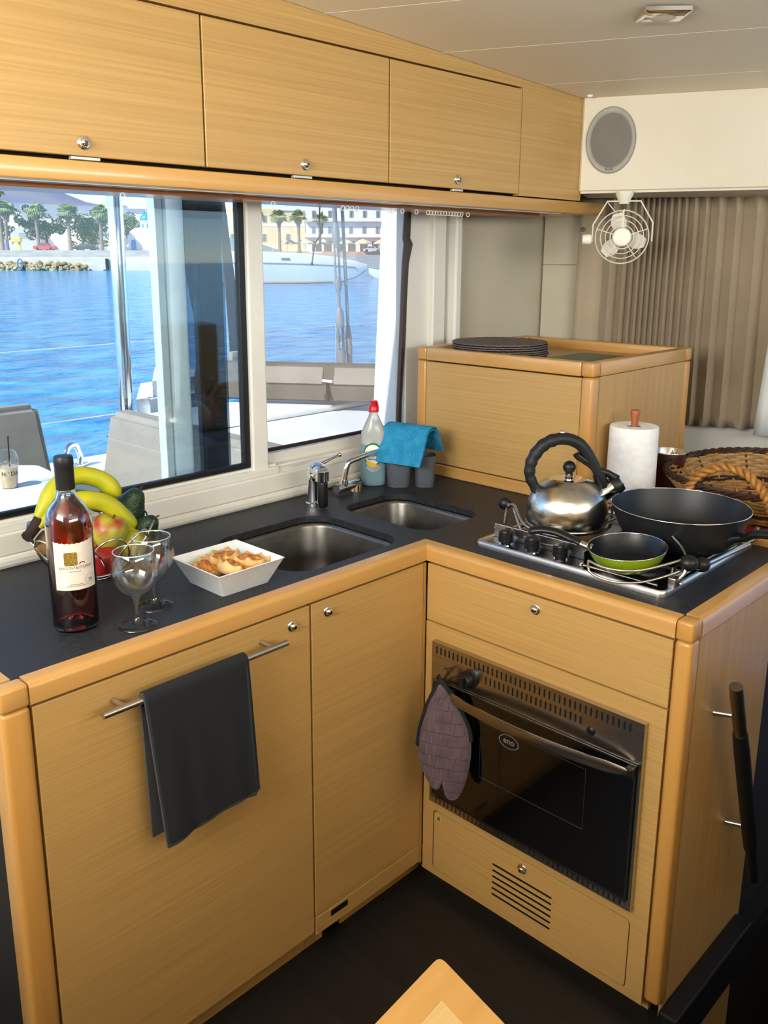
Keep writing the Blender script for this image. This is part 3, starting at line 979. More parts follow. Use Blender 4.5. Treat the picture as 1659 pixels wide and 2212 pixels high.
# ------------------------------------------------------------------ two wine glasses
def wine_glass(label, loc, s):
    t = thing('wine_glass', label, 'glass', loc, 0, 'wine glasses beside the bottle')
    outer = [(0, .0045), (.006, .0048), (.016, .0035), (.030, .0022), (.0335, .0012), (.0338, 0)]
    foot = [(0, 0), (.0325, 0), (.0342, .001), (.0335, .0026), (.022, .0042), (.011, .0078), (.0065, .0135), (.0052, .022), (.0049, .034), (.0056, .046), (.0075, .053), (0, .0535)]
    bowl = [(0, .0525), (.0078, .0535), (.0165, .0585), (.0275, .068), (.036, .082), (.0398, .097), (.0395, .109), (.0372, .122), (.0345, .1335), (.0337, .1350), (.0327, .1337), (.0354, .122), (.0377, .109), (.038, .097), (.0343, .083), (.0262, .0703), (.0155, .0618), (.006, .0585), (0, .058)]
    obj('bowl', xf(lathe(bowl, 40), scale=s), THIN, t, 60)
    obj('stem_and_foot', xf(lathe(foot, 32), scale=s), SOLIDG, t, 60)
    obj('rim', xf(tube([(.0340 * math.cos(2 * PI * k / 40), .0340 * math.sin(2 * PI * k / 40), .1345) for k in range(40)], .0010, 6, True), scale=s), mat('rim_highlight', 'DDE4E8', .08, .6), t, 60)  # half-metal ring added as the highlight along the glass edge
    return t


wine_glass('empty wine glass nearer the worktop edge, beside the rose bottle', (-.6881, .0733, ZC), 1.02)
wine_glass('empty wine glass standing behind the other, beside the fruit basket', (-.6192, .1285, ZC), 1.0)

# ------------------------------------------------------------------ square dish with cheese pastries
PORC = mat('white_porcelain', 'E3E6E8', .2, coat=.4)
bc = Vector((-.4505, .1285, ZC))
br = math.radians(0)
dish = thing('square_dish', 'white square porcelain dish filled with small pastries', 'dish', tuple(bc), br)


def sqloop(h, z, r=.006, bow=0):
    lp = rrect(-h, -h, h, h, r, 4, z)
    return [(x, y, zz + bow * (1 - min(1, (abs(abs(x) - abs(y)) / h))) * 0 - bow * (1 - (min(abs(x), abs(y)) / h) ** 2)) for x, y, zz in lp]


obj('dish_body', loft([sqloop(.050, 0), sqloop(.0565, .0005), sqloop(.058, .004), sqloop(.078, .049, .004), sqloop(.080, .0515, .004), sqloop(.0785, .0525, .004), sqloop(.0755, .0505, .004), sqloop(.0565, .010, .008), sqloop(.053, .0075, .01)], True, True), PORC, dish, 50)
CRUST = mat('pastry_crust', 'D09A55', .65, color2='E6BC7C', nscale=(45, 45, 45), bump=.4, bscale=(150, 150, 150))
FILL = mat('cheese_filling', '9C4F1C', .55, color2='DC9A4C', nscale=(70, 70, 70), ndetail=5, bump=.6, bscale=(120, 120, 120))


def pastry(label, loc, r, rz, tilt, seed):
    rnd = random.Random(seed)
    t = thing('cheese_pastry', label, 'pastry', loc, rz, 'pastries in the square dish')
    t.rotation_euler = (tilt[0], tilt[1], rz)
    npt = 7
    nn = npt * 8
    L = []
    ph = [rnd.uniform(-.12, .12) for _ in range(npt)]
    for rr, z, amp, zp in ((.55, 0, 0, 0), (.88, .002, .02, 0), (1.02, .010, .05, .001), (1.06, .018, .08, .004), (.99, .0235, .11, .0065), (.84, .0235, .08, .004), (.70, .0190, .02, 0)):
        lp = []
        for k in range(nn):
            a = 2 * PI * k / nn
            q = (a * npt / (2 * PI)) % 1
            pk = max(0, 1 - abs(q - .5) * 3.2)
            w = r * (rr + amp * (pk - .35) + .04 * math.sin(a * 2 + seed))
            lp.append((w * math.cos(a), w * math.sin(a), z + zp * pk + .0015 * math.sin(3 * a + seed)))
        L.append(lp)
    obj('crust', loft(L, True, False), CRUST, t, 70)
    F_ = []
    for rr, z in ((.78, .0195), (.6, .0240), (.35, .0262), (.12, .0255)):
        F_.append([(r * rr * math.cos(2 * PI * k / 28), r * rr * math.sin(2 * PI * k / 28), z + .0016 * math.sin(5 * 2 * PI * k / 28 + seed) + .001 * rnd.random()) for k in range(28)])
    obj('cheese_filling', loft(F_, False, True), FILL, t, 80)
    return t


z0 = ZC + .0095
pastry('golden pastry lying deepest, by the near left side of the dish', (bc.x - .028, bc.y + .03, z0 + .006), .030, .3, (.25, -.15), 1)
pastry('golden pastry at the back of the dish, leaning on the front one', (bc.x + .010, bc.y + .026, z0 + .016), .033, 1.1, (-.1, .1), 2)
pastry('front golden pastry with tall crimped crust in the middle of the dish', (bc.x - .008, bc.y - .022, z0 + .014), .033, 2.0, (.25, -.25), 3)
pastry('star shaped pastry with browned filling by the sink side of the dish', (bc.x + .038, bc.y - .020, z0 + .014), .034, .7, (.1, .12), 4)
pastry('half hidden pastry under the star shaped one in the dish', (bc.x + .020, bc.y - .038, z0 + .004), .024, 1.7, (.1, .0), 5)

# ------------------------------------------------------------------ wire basket with fruit
wbx, wby = -.612, .372
wb = thing('wire_fruit_basket', 'round chrome wire basket of fruit behind the wine bottle', 'basket', (wbx, wby, ZC))
WIRE = mat('chrome_wire', 'C9C9CC', .12, 1)
nl = 11
for k in range(nl):
    a = 2 * PI * k / nl
    pts = []
    for q in range(17):
        t = q / 16
        ang = a + (t - .5) * 2 * PI / nl * 2.1
        h = math.sin(PI * t)
        rr = .062 + .064 * (h ** .55)
        pts.append((rr * math.cos(ang), rr * math.sin(ang), .010 + .094 * h ** .9))
    obj('wire_loop', tube(pts, .0021, 6), WIRE, wb, 60)
for r_, z in ((.062, .010), (.080, .0165)):
    obj('wire_ring', tube([(r_ * math.cos(2 * PI * k / 36), r_ * math.sin(2 * PI * k / 36), z if z > .012 else .0035 + .0065) for k in range(36)], .0016, 6, True), WIRE, wb, 60)
obj('base_ring', tube([(.055 * math.cos(2 * PI * k / 36), .055 * math.sin(2 * PI * k / 36), .0022) for k in range(36)], .002, 6, True), WIRE, wb, 60)
for k in range(6):
    a = PI * k / 6 * 2
    obj('foot_wire', tube([(.055 * math.cos(a), .055 * math.sin(a), .0022), (.062 * math.cos(a), .062 * math.sin(a), .010)], .0016, 5), WIRE, wb)
    if k < 3:
        obj('floor_wire', tube([(.062 * math.cos(a), .062 * math.sin(a), .010), (-.062 * math.cos(a), -.062 * math.sin(a), .010)], .0016, 5), WIRE, wb)


def fruit_mat(name, c1, c2, sc=(14, 14, 14), rough=.35, bump=0.05, contrast=(.35, .65), bs=(300, 300, 300)):
    return mat(name, c1, rough, color2=c2, nscale=sc, bump=bump, bscale=bs, contrast=contrast)


def F3(x, y, z):
    return (wbx + x, wby + y, ZC + z)


def fruit(name, label, cat, loc, r, material, rot=(0, 0, 0), prof=None, stem=True, group='fruit in the wire basket', scale=(1, 1, 1)):
    t = thing(name, label, cat, loc, 0, group)
    t.rotation_euler = rot
    if prof is None:
        prof = [(0, -.86), (.25, -.95), (.55, -.9), (.85, -.6), (1, -.1), (.98, .3), (.82, .68), (.55, .88), (.25, .9), (.1, .82), (0, .72)]
    pts = [Vector((p[0], 0, p[1])) for p in prof]
    sp = spline(pts, 4)
    pr = [(max(0, p.x) * r, p.z * r) for p in sp]
    pr[0], pr[-1] = (0, pr[0][1]), (0, pr[-1][1])
    obj('flesh', xf(lathe(pr, 28), scale=scale), material, t, 80)
    if stem:
        zt = prof[-1][1] * r
        obj('stem', tube([(0, 0, zt - .003), (.001, 0, zt + .006), (.003, .001, zt + .011)], [.0016, .0014, .002], 6), mat('fruit_stem', '3B2A18', .8), t, 60)
    return t


MANGO = fruit_mat('green_red_apple_skin', 'A33A26', 'A9A63C', (16, 16, 22), contrast=(.36, .56))
RED = fruit_mat('red_apple_skin', '7E0F12', 'A92A20', (30, 30, 12))
YEL = fruit_mat('yellow_quince_skin', 'A9A51E', 'C9BE34', (20, 20, 20), bump=.2, bs=(90, 90, 90))
KIWI = fruit_mat('kiwi_skin', '6A4A26', '8A6838', (60, 60, 60), .9, .4)
AVO = voronoi_bump(fruit_mat('avocado_skin', '0F2310', '1F3D1B', (50, 50, 50), .38), 260, .5)
PEACH = fruit_mat('peach_skin', 'C4502A', 'D89A3C', (18, 18, 18), .6)
apple_green = fruit('apple', 'green and red apple on top of the pile, in front of the bananas', 'apple', F3(.012, -.052, .094), .037, MANGO, (.25, .25, .3))
fruit('apple', 'dark red apple low in the wire basket, right of the bottle', 'apple', F3(-.010, -.056, .047), .0365, RED, (.4, -.1, 0), stem=False)
fruit('nectarine', 'red nectarine tucked under the green and red apple', 'nectarine', F3(-.040, -.038, .072), .031, PEACH, (.3, .2, 0), stem=False)
fruit('quince', 'bumpy yellow quince seen through the wine glasses', 'quince', F3(.058, -.050, .060), .034, YEL, (.2, .6, .3), stem=False)
fruit('peach', 'orange red peach behind the front wine glass in the basket', 'peach', F3(.084, -.022, .048), .029, PEACH, (.2, .5, 0), stem=False)
KP = [(0, -1.2), (.45, -1.1), (.8, -.7), (.95, 0), (.8, .7), (.45, 1.1), (0, 1.2)]
fruit('kiwi', 'upper brown kiwi at the left side of the basket', 'kiwi', F3(-.084, .004, .084), .027, KIWI, (.3, 1.2, .6), KP, False)
fruit('kiwi', 'lower brown kiwi between the bottle and the basket wires', 'kiwi', F3(-.066, -.014, .048), .027, KIWI, (.3, 1.0, 1.6), KP, False)
AP = [(0, -1.02), (.45, -.93), (.85, -.55), (1, -.05), (.88, .45), (.62, .95), (.45, 1.3), (.28, 1.52), (0, 1.58)]
fruit('avocado', 'large dark green avocado standing up at the back of the basket', 'avocado', F3(.092, .026, .094), .043, AVO, (.05, .55, -.75), AP)
fruit('avocado', 'smaller avocado lying in front of the large one', 'avocado', F3(.094, -.034, .068), .034, AVO, (.2, .75, -.9), AP)

# bananas: one bunch with three fingers
bn = thing('banana_bunch', 'bunch of yellow green bananas lying over the fruit basket', 'bananas', F3(-.112, .0, .115), 0, 'fruit in the wire basket')
BAN = mat('banana_skin', 'A6A818', .45, color2='C4BA22', nscale=(20, 20, 20), bump=.05, contrast=(.3, .7))
BANG = mat('banana_green_neck', '6F9A1E', .5, color2='96AA20', nscale=(30, 30, 30))
BTIP = mat('banana_stump', '2C1A14', .8)


def banana(path, r):
    sp = spline(path, 8)
    m = len(sp)
    rad = []
    for i in range(m):
        t = i / (m - 1)
        rad.append(r * (.38 + .62 * min(1, max(0, (t - .06) / .22)) ** .7) * (1 if t < .86 else max(.25, 1 - ((t - .86) / .14) ** 2 * .75)))
    return tube(sp, rad, 10)


def bw(px, py, pz):      # along the counter, towards the viewer, up
    return (px, py, pz)


obj('banana', banana([(0, 0, .012), (.025, .004, .045), (.06, .012, .078), (.105, .014, .088), (.150, .005, .070), (.178, -.008, .035)], .0185), BAN, bn, 70)
obj('banana', banana([(.004, -.006, .008), (.04, -.018, .036), (.085, -.026, .048), (.135, -.030, .032), (.172, -.036, -.008), (.182, -.040, -.032)], .0185), BAN, bn, 70)
obj('banana', banana([(.002, .006, .006), (.03, .02, .03), (.08, .035, .04), (.13, .040, .03), (.165, .036, .0)], .017), BANG, bn, 70)
obj('stump', tube([(.010, -.001, .022), (.0, 0, .008), (-.014, -.004, -.004), (-.022, -.008, -.008)], [.012, .0125, .0115, .012], 8), BTIP, bn, 50)

# ------------------------------------------------------------------ taps
t1 = thing('mixer_tap', 'chrome single lever mixer tap with lever pointing sideways', 'tap', (.049, .432, ZC))
obj('body', lathe([(0, 0), (.0225, 0), (.0225, .004), (.0195, .007), (.0192, .060), (.0205, .064), (.0205, .078), (.019, .083), (0, .083)], 28), CHROME, t1, 40)
obj('spout_hood', join(tube([(.0, -.004, .094), (-.006, -.020, .098), (-.014, -.044, .096), (-.0155, -.049, .094)], [.017, .019, .019, .0165], 18), tube([(-.013, -.046, .098), (-.013, -.046, .072)], [.0185, .0175], 18)), CHROME, t1, 50)
obj('collar', tube([(0, 0, .078), (0, 0, .102)], [.0195, .0185], 20), CHROME, t1, 40)
lv = obj('lever', tube([(.0, -.002, .100), (.024, -.002, .104), (.06, -.002, .111), (.088, -.002, .1165)], [.015, .0085, .0045, .0048], 12, flat=(.7, 1)), CHROME, t1, 50)
obj('lever_tip', ball(.0062, 14, 8), CHROME, lv, 60).location = (.091, -.002, .117)
obj('hose_front', box((-.0275, -.0615, .002), (-.003, -.040, .074), .008, 3), BLACK, t1, 40)
rd = obj('hot_mark', box((.008, -.0185, .0975), (.014, -.0165, .100)), mat('red_dot', 'B01010', .5), t1)

t2 = thing('folding_tap', 'chrome fold down tap with long bent spout beside the dish soap', 'tap', (.165, .447, ZC))
obj('pivot', join(tube([(-.020, -.004, .0185), (.065, .006, .0185)], .013, 18)), CHROME, t2, 40)
obj('end_cap', tube([(-.026, -.0047, .0185), (-.019, -.0038, .0185)], [.0125, .0142], 18), CHROME, t2, 40)
obj('seat', tube([(.055, .004, 0), (.055, .004, .018)], [.019, .016], 18), CHROME, t2, 40)
obj('spout', tube(spline([(.002, -.002, .026), (.008, -.003, .056), (.0145, -.004, .078), (.026, -.005, .0885), (.08, -.008, .096), (.128, -.010, .1015), (.148, -.011, .0985), (.157, -.0115, .083), (.158, -.0115, .052)], 6), .0082, 14), CHROME, t2, 60)
obj('swivel_ring', tube([(.0015, -.002, .022), (.005, -.0025, .040)], .0118, 16), CHROME, t2, 40)
obj('nozzle', tube([(.158, -.0115, .056), (.158, -.0115, .047)], .0098, 14), CHROME, t2, 40)

# ------------------------------------------------------------------ dish soap
ds = thing('dish_soap_bottle', 'clear dish soap bottle with red cap and green white label', 'bottle', (.302, .462, ZC), math.atan2(CAM.y - .462, CAM.x - .302) + PI / 2)


def oval(a, b, z, n=28, p=2.4):
    out = []
    for k in range(n):
        t = 2 * PI * k / n
        c, s = math.cos(t), math.sin(t)
        out.append((a * math.copysign(abs(c) ** (2 / p), c), b * math.copysign(abs(s) ** (2 / p), s), z))
    return out


SOAP = mat('soap_liquid', '88AEBC', .08, color2='94BAC6', trans=.35, ior=1.33)
PLAST = mat('clear_plastic', 'E8EDEE', .12, color2='F2F5F6', trans=.55, ior=1.3)
obj('liquid', loft([oval(.031, .021, .0), oval(.035, .024, .003), oval(.036, .0245, .02), oval(.0375, .025, .06), oval(.036, .0245, .1), oval(.0352, .0242, .118)], True, True), SOAP, ds, 50)
obj('clear_top', loft([oval(.0354, .0244, .1185), oval(.0365, .0242, .135), oval(.034, .0225, .152), oval(.024, .0185, .176, p=2.1), oval(.0145, .0135, .196, p=2), oval(.0122, .0122, .203, p=2), oval(.0122, .0122, .209, p=2)], True, True), PLAST, ds, 50)
cp = obj('red_cap', loft([oval(.0145, .0145, .209, p=2), oval(.0145, .0145, .2235, p=2), oval(.0125, .0125, .2265, p=2)], True, True), mat('red_cap', 'C8101A', .35, coat=.3), ds, 40)
obj('cap_spout', join(loft([oval(.0085, .0095, .226, p=2), oval(.0085, .0092, .236, p=2), oval(.0105, .0098, .2375, p=2), oval(.0105, .0098, .2405, p=2)], True, True), box((.0085, -.006, .2235), (.0135, .006, .237), .002)), mat('red_cap', 'C8101A', .35), cp, 40)


def front(vf, yy=-.0258, zc=.084, bend=9.5):
    return [(p[0], yy + bend * p[0] * p[0] - p[2], zc + p[1]) for p in vf[0]], vf[1]


def disc(a, b, n=36, cx=0, cyy=0, z=0, cut=None):
    V = [(cx, cyy, z)] + [(cx + a * math.cos(2 * PI * k / n), cyy + b * math.sin(2 * PI * k / n), z) for k in range(n)]
    V += [(cx + a * .5 * math.cos(2 * PI * k / n), cyy + b * .5 * math.sin(2 * PI * k / n), z) for k in range(n)]
    F = [(0, 1 + n + k, 1 + n + (k + 1) % n) for k in range(n)] + [(1 + n + k, 1 + k, 1 + (k + 1) % n, 1 + n + (k + 1) % n) for k in range(n)]
    return V, F


lbs = obj('label', front(disc(.0292, .043, z=.0004)), mat('silver_label', 'A9AFB4', .35, .4, color2='BCC2C6'), ds, label='silver label with green ring and red lettering')
obj('label_green_ring', front(disc(.0272, .033, cx=-.0015, cyy=.008, z=.0009)), mat('label_green', '1C7A38', .5), lbs)
obj('label_white_disc', front(disc(.0232, .0285, cx=-.002, cyy=.0075, z=.0013)), mat('label_white', 'EEF0EE', .5), lbs)
tv = text_vf('FAIRY', .0185, bold=.0007)
obj('label_name', front(([(p[0] * .86 - .002, p[1] + .009, .0018) for p in tv[0]], tv[1])), mat('label_brand_red', 'C4121C', .5), lbs)
tv = text_vf('PLATINUM', .0052, bold=.0002)
obj('label_line', front(([(p[0] - .002, p[1] - .006, .0018) for p in tv[0]], tv[1])), mat('label_dark', '26302C', .5), lbs)
obj('label_lemon', front(xf(disc(.016, .0065, z=.0017), (-.006, -.0195, 0), (0, 0, -.25))), mat('label_yellow', 'E2B81C', .5), lbs)

# ------------------------------------------------------------------ grey caddy and blue cloths
gc = thing('utensil_caddy', 'grey plastic two part sink caddy in the worktop corner', 'caddy', (.366, .378, ZC), -.80)
GREY = mat('grey_plastic', '4E535A', .5, color2='5A6068', nscale=(200, 200, 200), bump=.05)


def tub(cx, w, d, h, lean=0):
    o, i = [], []
    for t, z in ((.82, 0), (.86, .003), (.93, h * .6), (1.0, h)):
        o.append([(cx + p[0] * t + lean * z, p[1] * t, z) for p in oval(w, d, 0, 28, 3)])
    for t, z in ((.965, h), (.89, h * .6), (.82, .006)):
        i.append([(cx + p[0] * t + lean * z, p[1] * t, z) for p in oval(w, d, 0, 28, 3)])
    return loft(o + i, True, True)


obj('tub', tub(-.034, .037, .034, .094), GREY, gc, 40)
obj('tub', tub(.040, .031, .032, .090), GREY, gc, 40)
br_ = []
for k in range(13):
    t = k / 12
    x = -.02 + .052 * t
    w = .028 * (1 - .25 * math.sin(PI * t))
    zz = .088 + .050 * math.sin(PI * t) ** .8
    br_.append([(x, -w, zz), (x, w, zz), (x, w, zz - .006), (x, -w, zz - .006)])
obj('bridge', loft(br_, True, True), GREY, gc, 50)
BLUE = voronoi_bump(mat('blue_sponge_cloth', '1E86B4', .85, color2='2F9AC8', nscale=(40, 40, 40)), 190, .8, .003)


def drape(off, l0, l1, th, wid, x0=.0):
    prof_ = []
    rr = .032 + off
    for k in range(6):
        t = k / 5
        prof_.append((-rr - .034 * (1 - t) - l0 * .0, .145 + off * .4 - (.085 + l0) * (1 - t) ** .9))
    for k in range(1, 9):
        a = PI - PI * k / 8 * .93
        prof_.append((rr * math.cos(a), .145 + off * .4 + (.024 + off) * math.sin(a)))
    for k in range(1, 5):
        t = k / 4
        prof_.append((rr * .98 + .030 * t, .145 + off * .4 - (.030 + l1) * t))
    out_, in_ = [], []
    m = len(prof_)
    for i, (x, z) in enumerate(prof_):
        a, b = prof_[max(0, i - 1)], prof_[min(m - 1, i + 1)]
        nx, nz = -(b[1] - a[1]), b[0] - a[0]
        ln = math.hypot(nx, nz)
        out_.append((x, z))
        in_.append((x - nx / ln * th, z - nz / ln * th))
    sec = out_ + in_[::-1]
    return loft([[(x0 + x, y, z) for x, z in sec] for y in (-wid, -wid * .5, 0, wid * .5, wid)], True, True)


b1 = obj('sponge_cloth', xf(drape(.006, -.014, .018, .004, .070), (.362, .376, ZC), (0, 0, .20)), BLUE, None, 50)
tag(b1, 'upper blue sponge cloth draped over the grey caddy', 'cloth', 'blue cloths on the caddy')
b2 = obj('sponge_cloth', xf(drape(.0008, -.019, .014, .004, .069), (.362, .376, ZC), (0, 0, .20)), BLUE, None, 50)
tag(b2, 'lower blue sponge cloth, its edge showing beneath the upper one', 'cloth', 'blue cloths on the caddy')

# ------------------------------------------------------------------ hob
HX0, HX1, HY0, HY1 = .0715, .500, -.5275, -.078
hb = thing('gas_hob', 'black and steel three burner gas hob with pan clamps', 'hob', (.28, -.3, ZC), room=True)
HOBT = mat('hob_enamel', '121215', .2, coat=.3)
obj('rim', loft([rrect(HX0, HY0, HX1, HY1, .016, 5, ZC + .0005), rrect(HX0, HY0, HX1, HY1, .016, 5, ZC + .011), rrect(HX0 + .003, HY0 + .003, HX1 - .003, HY1 - .003, .014, 5, ZC + .0145), rrect(HX0 + .008, HY0 + .008, HX1 - .008, HY1 - .008, .010, 5, ZC + .0135), rrect(HX0 + .010, HY0 + .010, HX1 - .010, HY1 - .010, .009, 5, ZC + .009), rrect(HX0 + .010, HY0 + .010, HX1 - .010, HY1 - .010, .009, 5, ZC + .0005)], ring=True), STEEL, hb, 50)
obj('tray', plate([(p[0], p[1]) for p in rrect(HX0 + .0105, HY0 + .0105, HX1 - .0105, HY1 - .0105, .008, 4)], [], ZC + .0005, ZC + .0095), HOBT, hb)
obj('splash_plate', box((.136, -.335, ZC + .0095), (.139, -.085, ZC + .040), .001), STEEL, hb)
obj('pan_plate', box((.090, -.345, ZC + .0095), (.138, -.3425, ZC + .046), .001), BLACK, hb)
for k, y in enumerate((-.1369, -.2168, -.2757)):
    y = (-.139, -.208, -.279)[k]
    kb = obj('control_knob', xf(lathe([(.011, 0), (.011, .006), (.017, .008), (.0172, .013), (.0165, .028), (.014, .0305), (0, .031)], 18), (.107, y, ZC + .0095)), BLACK, hb, 40)
    obj('knob_grip', xf(box((-.018, -.006, .016), (.018, .006, .034), .003), (.107, y, ZC + .0095), (0, 0, .4)), BLACK, kb)
    obj('knob_ring', xf(lathe([(.0125, .0), (.0125, .0015), (.0145, .0015), (.0145, 0)], 18, True), (.107, y, ZC + .0096)), CHROME, kb)
obj('igniter', xf(lathe([(0, .004), (.004, .0035), (.006, .001), (.0065, 0)], 14), (.108, -.328, ZC + .0095)), CHROME, hb, 40)
obj('maker_mark', xf(join(xf(lathe([(.0125, 0), (.0125, .0003), (.0136, .0003), (.0136, 0)], 24, True), scale=(.55, 1, 1)), xf(text_vf('eno', .009), rot=(0, 0, -PI / 2))), (.094, -.112, ZC + .0096)), mat('etched_print', '6B7074', .4), hb)
for x, y, r in ((.385, -.195, .034), (.36, -.42, .045), (.175, -.44, .030)):
    bu = obj('burner', xf(lathe([(0, .016), (r * .85, .016), (r, .013), (r, .008), (r * 1.2, .006), (r * 1.25, 0)], 28), (x, y, ZC + .0095)), mat('burner_grey', '4A4A4C', .45, .6), hb, 40)
    obj('burner_cap', xf(lathe([(0, .022), (r * .7, .0215), (r * .78, .019), (r * .78, .016)], 28), (x, y, ZC + .0095)), mat('burner_black', '18181A', .5), bu, 40)
GZ = ZC + .033
GW = mat('grate_steel', '77726B', .3, 1)
for y in (-.50, -.45, -.40, -.36, -.31, -.25, -.19, -.13):
    obj('grate_bar', tube([(.155, y, ZC + .012), (.158, y, GZ), (.475, y, GZ), (.478, y, ZC + .012)], .003, 6), GW, hb, 50)
for x in (.165, .47):
    obj('grate_bar', tube([(x, -.515, GZ - .004), (x, -.095, GZ - .004)], .003, 6), GW, hb, 50)
obj('fiddle_rail', tube(spline([(.088, -.345, ZC + .018), (.088, -.42, ZC + .018), (.0885, -.505, ZC + .018)], 3), .003, 8), STEEL, hb, 50)
obj('fiddle_rail', join(tube([(.135, -.515, ZC + .027), (.44, -.515, ZC + .027)], .0055, 8), tube([(.135, -.512, ZC + .016), (.44, -.512, ZC + .016)], .003, 8)), STEEL, hb, 50)
for x, y in ((.1227, -.521), (.455, -.515), (.150, -.088)):
    obj('clamp_block', join(box((x - .010, y - .008, ZC + .010), (x + .010, y + .008, ZC + .030), .002), tube([(x, y - .004, ZC + .022), (x, y - .018, ZC + .020)], .003, 8)), STEEL, hb)
# clamp arms with ball ends
ca = obj('pan_clamp', join(
    tube(spline([(.170, -.089, ZC + .034), (.172, -.092, ZC + .070), (.168, -.10, ZC + .080)], 5), .0042, 8),
    tube(spline([(.168, -.10, ZC + .080), (.160, -.122, ZC + .083), (.132, -.165, ZC + .058), (.124, -.215, ZC + .050), (.122, -.265, ZC + .052), (.140, -.285, ZC + .045), (.150, -.28, ZC + .036)], 5), .003, 8),
    tube(spline([(.165, -.115, ZC + .075), (.140, -.160, ZC + .030), (.135, -.20, ZC + .020), (.140, -.26, ZC + .026)], 5), .003, 8)), STEEL, hb, 60)
obj('clamp_ball', xf(ball(.0155, 18, 12, (1, 1, 1)), (.178, -.082, ZC + .078)), BLACK, ca, 70)
cb = obj('pan_clamp', join(
    tube(spline([(.128, -.528, ZC + .016), (.118, -.534, ZC + .03), (.126, -.540, ZC + .045), (.134, -.536, ZC + .068)], 5), .0045, 8),
    tube(spline([(.135, -.532, ZC + .066), (.098, -.518, ZC + .062), (.050, -.492, ZC + .056), (.026, -.462, ZC + .053), (.018, -.425, ZC + .053), (.024, -.392, ZC + .056)], 3), .0026, 8),
    tube(spline([(.135, -.534, ZC + .046), (.100, -.518, ZC + .038), (.058, -.492, ZC + .030), (.034, -.460, ZC + .026), (.024, -.425, ZC + .027), (.022, -.396, ZC + .036), (.024, -.392, ZC + .056)], 3), .0026, 8),
    tube(spline([(.150, -.530, ZC + .066), (.180, -.505, ZC + .074), (.196, -.478, ZC + .085)], 6), .0026, 8)), STEEL, hb, 60)
obj('clamp_ball', xf(ball(.018, 18, 12, (1, 1, .9)), (.137, -.541, ZC + .060)), BLACK, cb, 70)
cc = obj('pan_clamp', join(tube([(.165, -.548, ZC + .046), (.41, -.548, ZC + .034)], .006, 8), tube(spline([(.47, -.522, ZC + .018), (.49, -.53, ZC + .024), (.498, -.533, ZC + .05)], 4), .0055, 8)), STEEL, hb, 60)
obj('clamp_ball', xf(ball(.017, 18, 12, (1, 1, .9)), (.180, -.548, ZC + .048)), BLACK, cc, 70)

# ------------------------------------------------------------------ kettle
KSTEEL = mat('polished_kettle_steel', 'C2BDB4', .22, 1, color2='D2CEC6', nscale=(60, 60, 3), aniso=.7)
kt = thing('kettle', 'round stainless whistling kettle with black handle on the hob', 'kettle', (.2470, -.2030, GZ + .0035), math.radians(-45.4))
obj('body', lathe([(0, 0), (.080, 0), (.0885, .004), (.0905, .012), (.0915, .030), (.0890, .052), (.0825, .073), (.0715, .090), (.0565, .1025), (.045, .1075), (.044, .1085), (0, .1085)], 56), KSTEEL, kt, 50)
obj('base_rim', lathe([(.0895, .004), (.0925, .006), (.0925, .0105), (.0905, .012)], 48), KSTEEL, kt, 60)
ld = obj('lid', lathe([(.0, .1125), (.020, .1120), (.038, .1105), (.0425, .109), (.044, .107)], 40), CHROME, kt, 60)
obj('lid_knob', join(xf(ball(.0145, 20, 14), (0, 0, .136)), lathe([(0, .112), (.009, .112), (.009, .116), (.007, .117), (.007, .120), (0, .1205)], 18)), BLACK, ld, 60)
obj('knob_collar', lathe([(.0075, .115), (.009, .1155), (.009, .1225), (.0075, .123)], 18), CHROME, ld, 60)
hp = spline([(-.074, 0, .088), (-.088, 0, .118), (-.083, 0, .155), (-.058, 0, .188), (-.020, 0, .201), (.018, 0, .190), (.046, 0, .157), (.066, 0, .120), (.078, 0, .098)], 6)
hradii = []
for i in range(len(hp)):
    t = i / (len(hp) - 1)
    hradii.append(.0105 + .0035 * math.sin(PI * min(1, t * 1.15)) + (.0012 * math.sin(i * 1.9) if .08 < t < .5 else 0))
hk = obj('handle', tube(hp, hradii, 14, flat=(1.0, 1.15)), mat('soft_black_handle', '15181B', .55), kt, 60)
obj('handle_mount', box((-.084, -.011, .078), (-.066, .011, .097), .004), BLACK, hk)
obj('handle_mount', tube([(.066, 0, .120), (.078, 0, .092), (.082, 0, .074)], [.014, .015, .010], 10), BLACK, hk, 50)
obj('trigger', tube(spline([(.014, 0, .168), (.020, 0, .160), (.050, 0, .140), (.064, 0, .124)], 4), [.004] + [.0085] * 11 + [.007], 10), BLACK, hk, 50)
obj('hinge_pin', xf(ball(.006, 12, 8), (-.020, 0, .2145)), CHROME, hk, 60)
sp_ = obj('spout', tube([(.066, 0, .066), (.088, 0, .082), (.104, 0, .093)], [.021, .0185, .0175], 20), CHROME, kt, 50)
obj('whistle_cap', tube([(.100, 0, .090), (.110, 0, .097), (.117, 0, .102)], [.0205, .021, .0185], 20), BLACK, sp_, 40)
obj('whistle_face', xf(lathe([(0, .001), (.003, .001), (.004, .0025), (.010, .002), (.011, 0)], 20), (.1172, 0, .1022), (0, math.radians(55), 0)), CHROME, sp_, 40)
obj('cap_arm', tube([(.064, 0, .128), (.086, 0, .122), (.108, 0, .108)], [.009, .008, .010], 10), BLACK, sp_, 50)

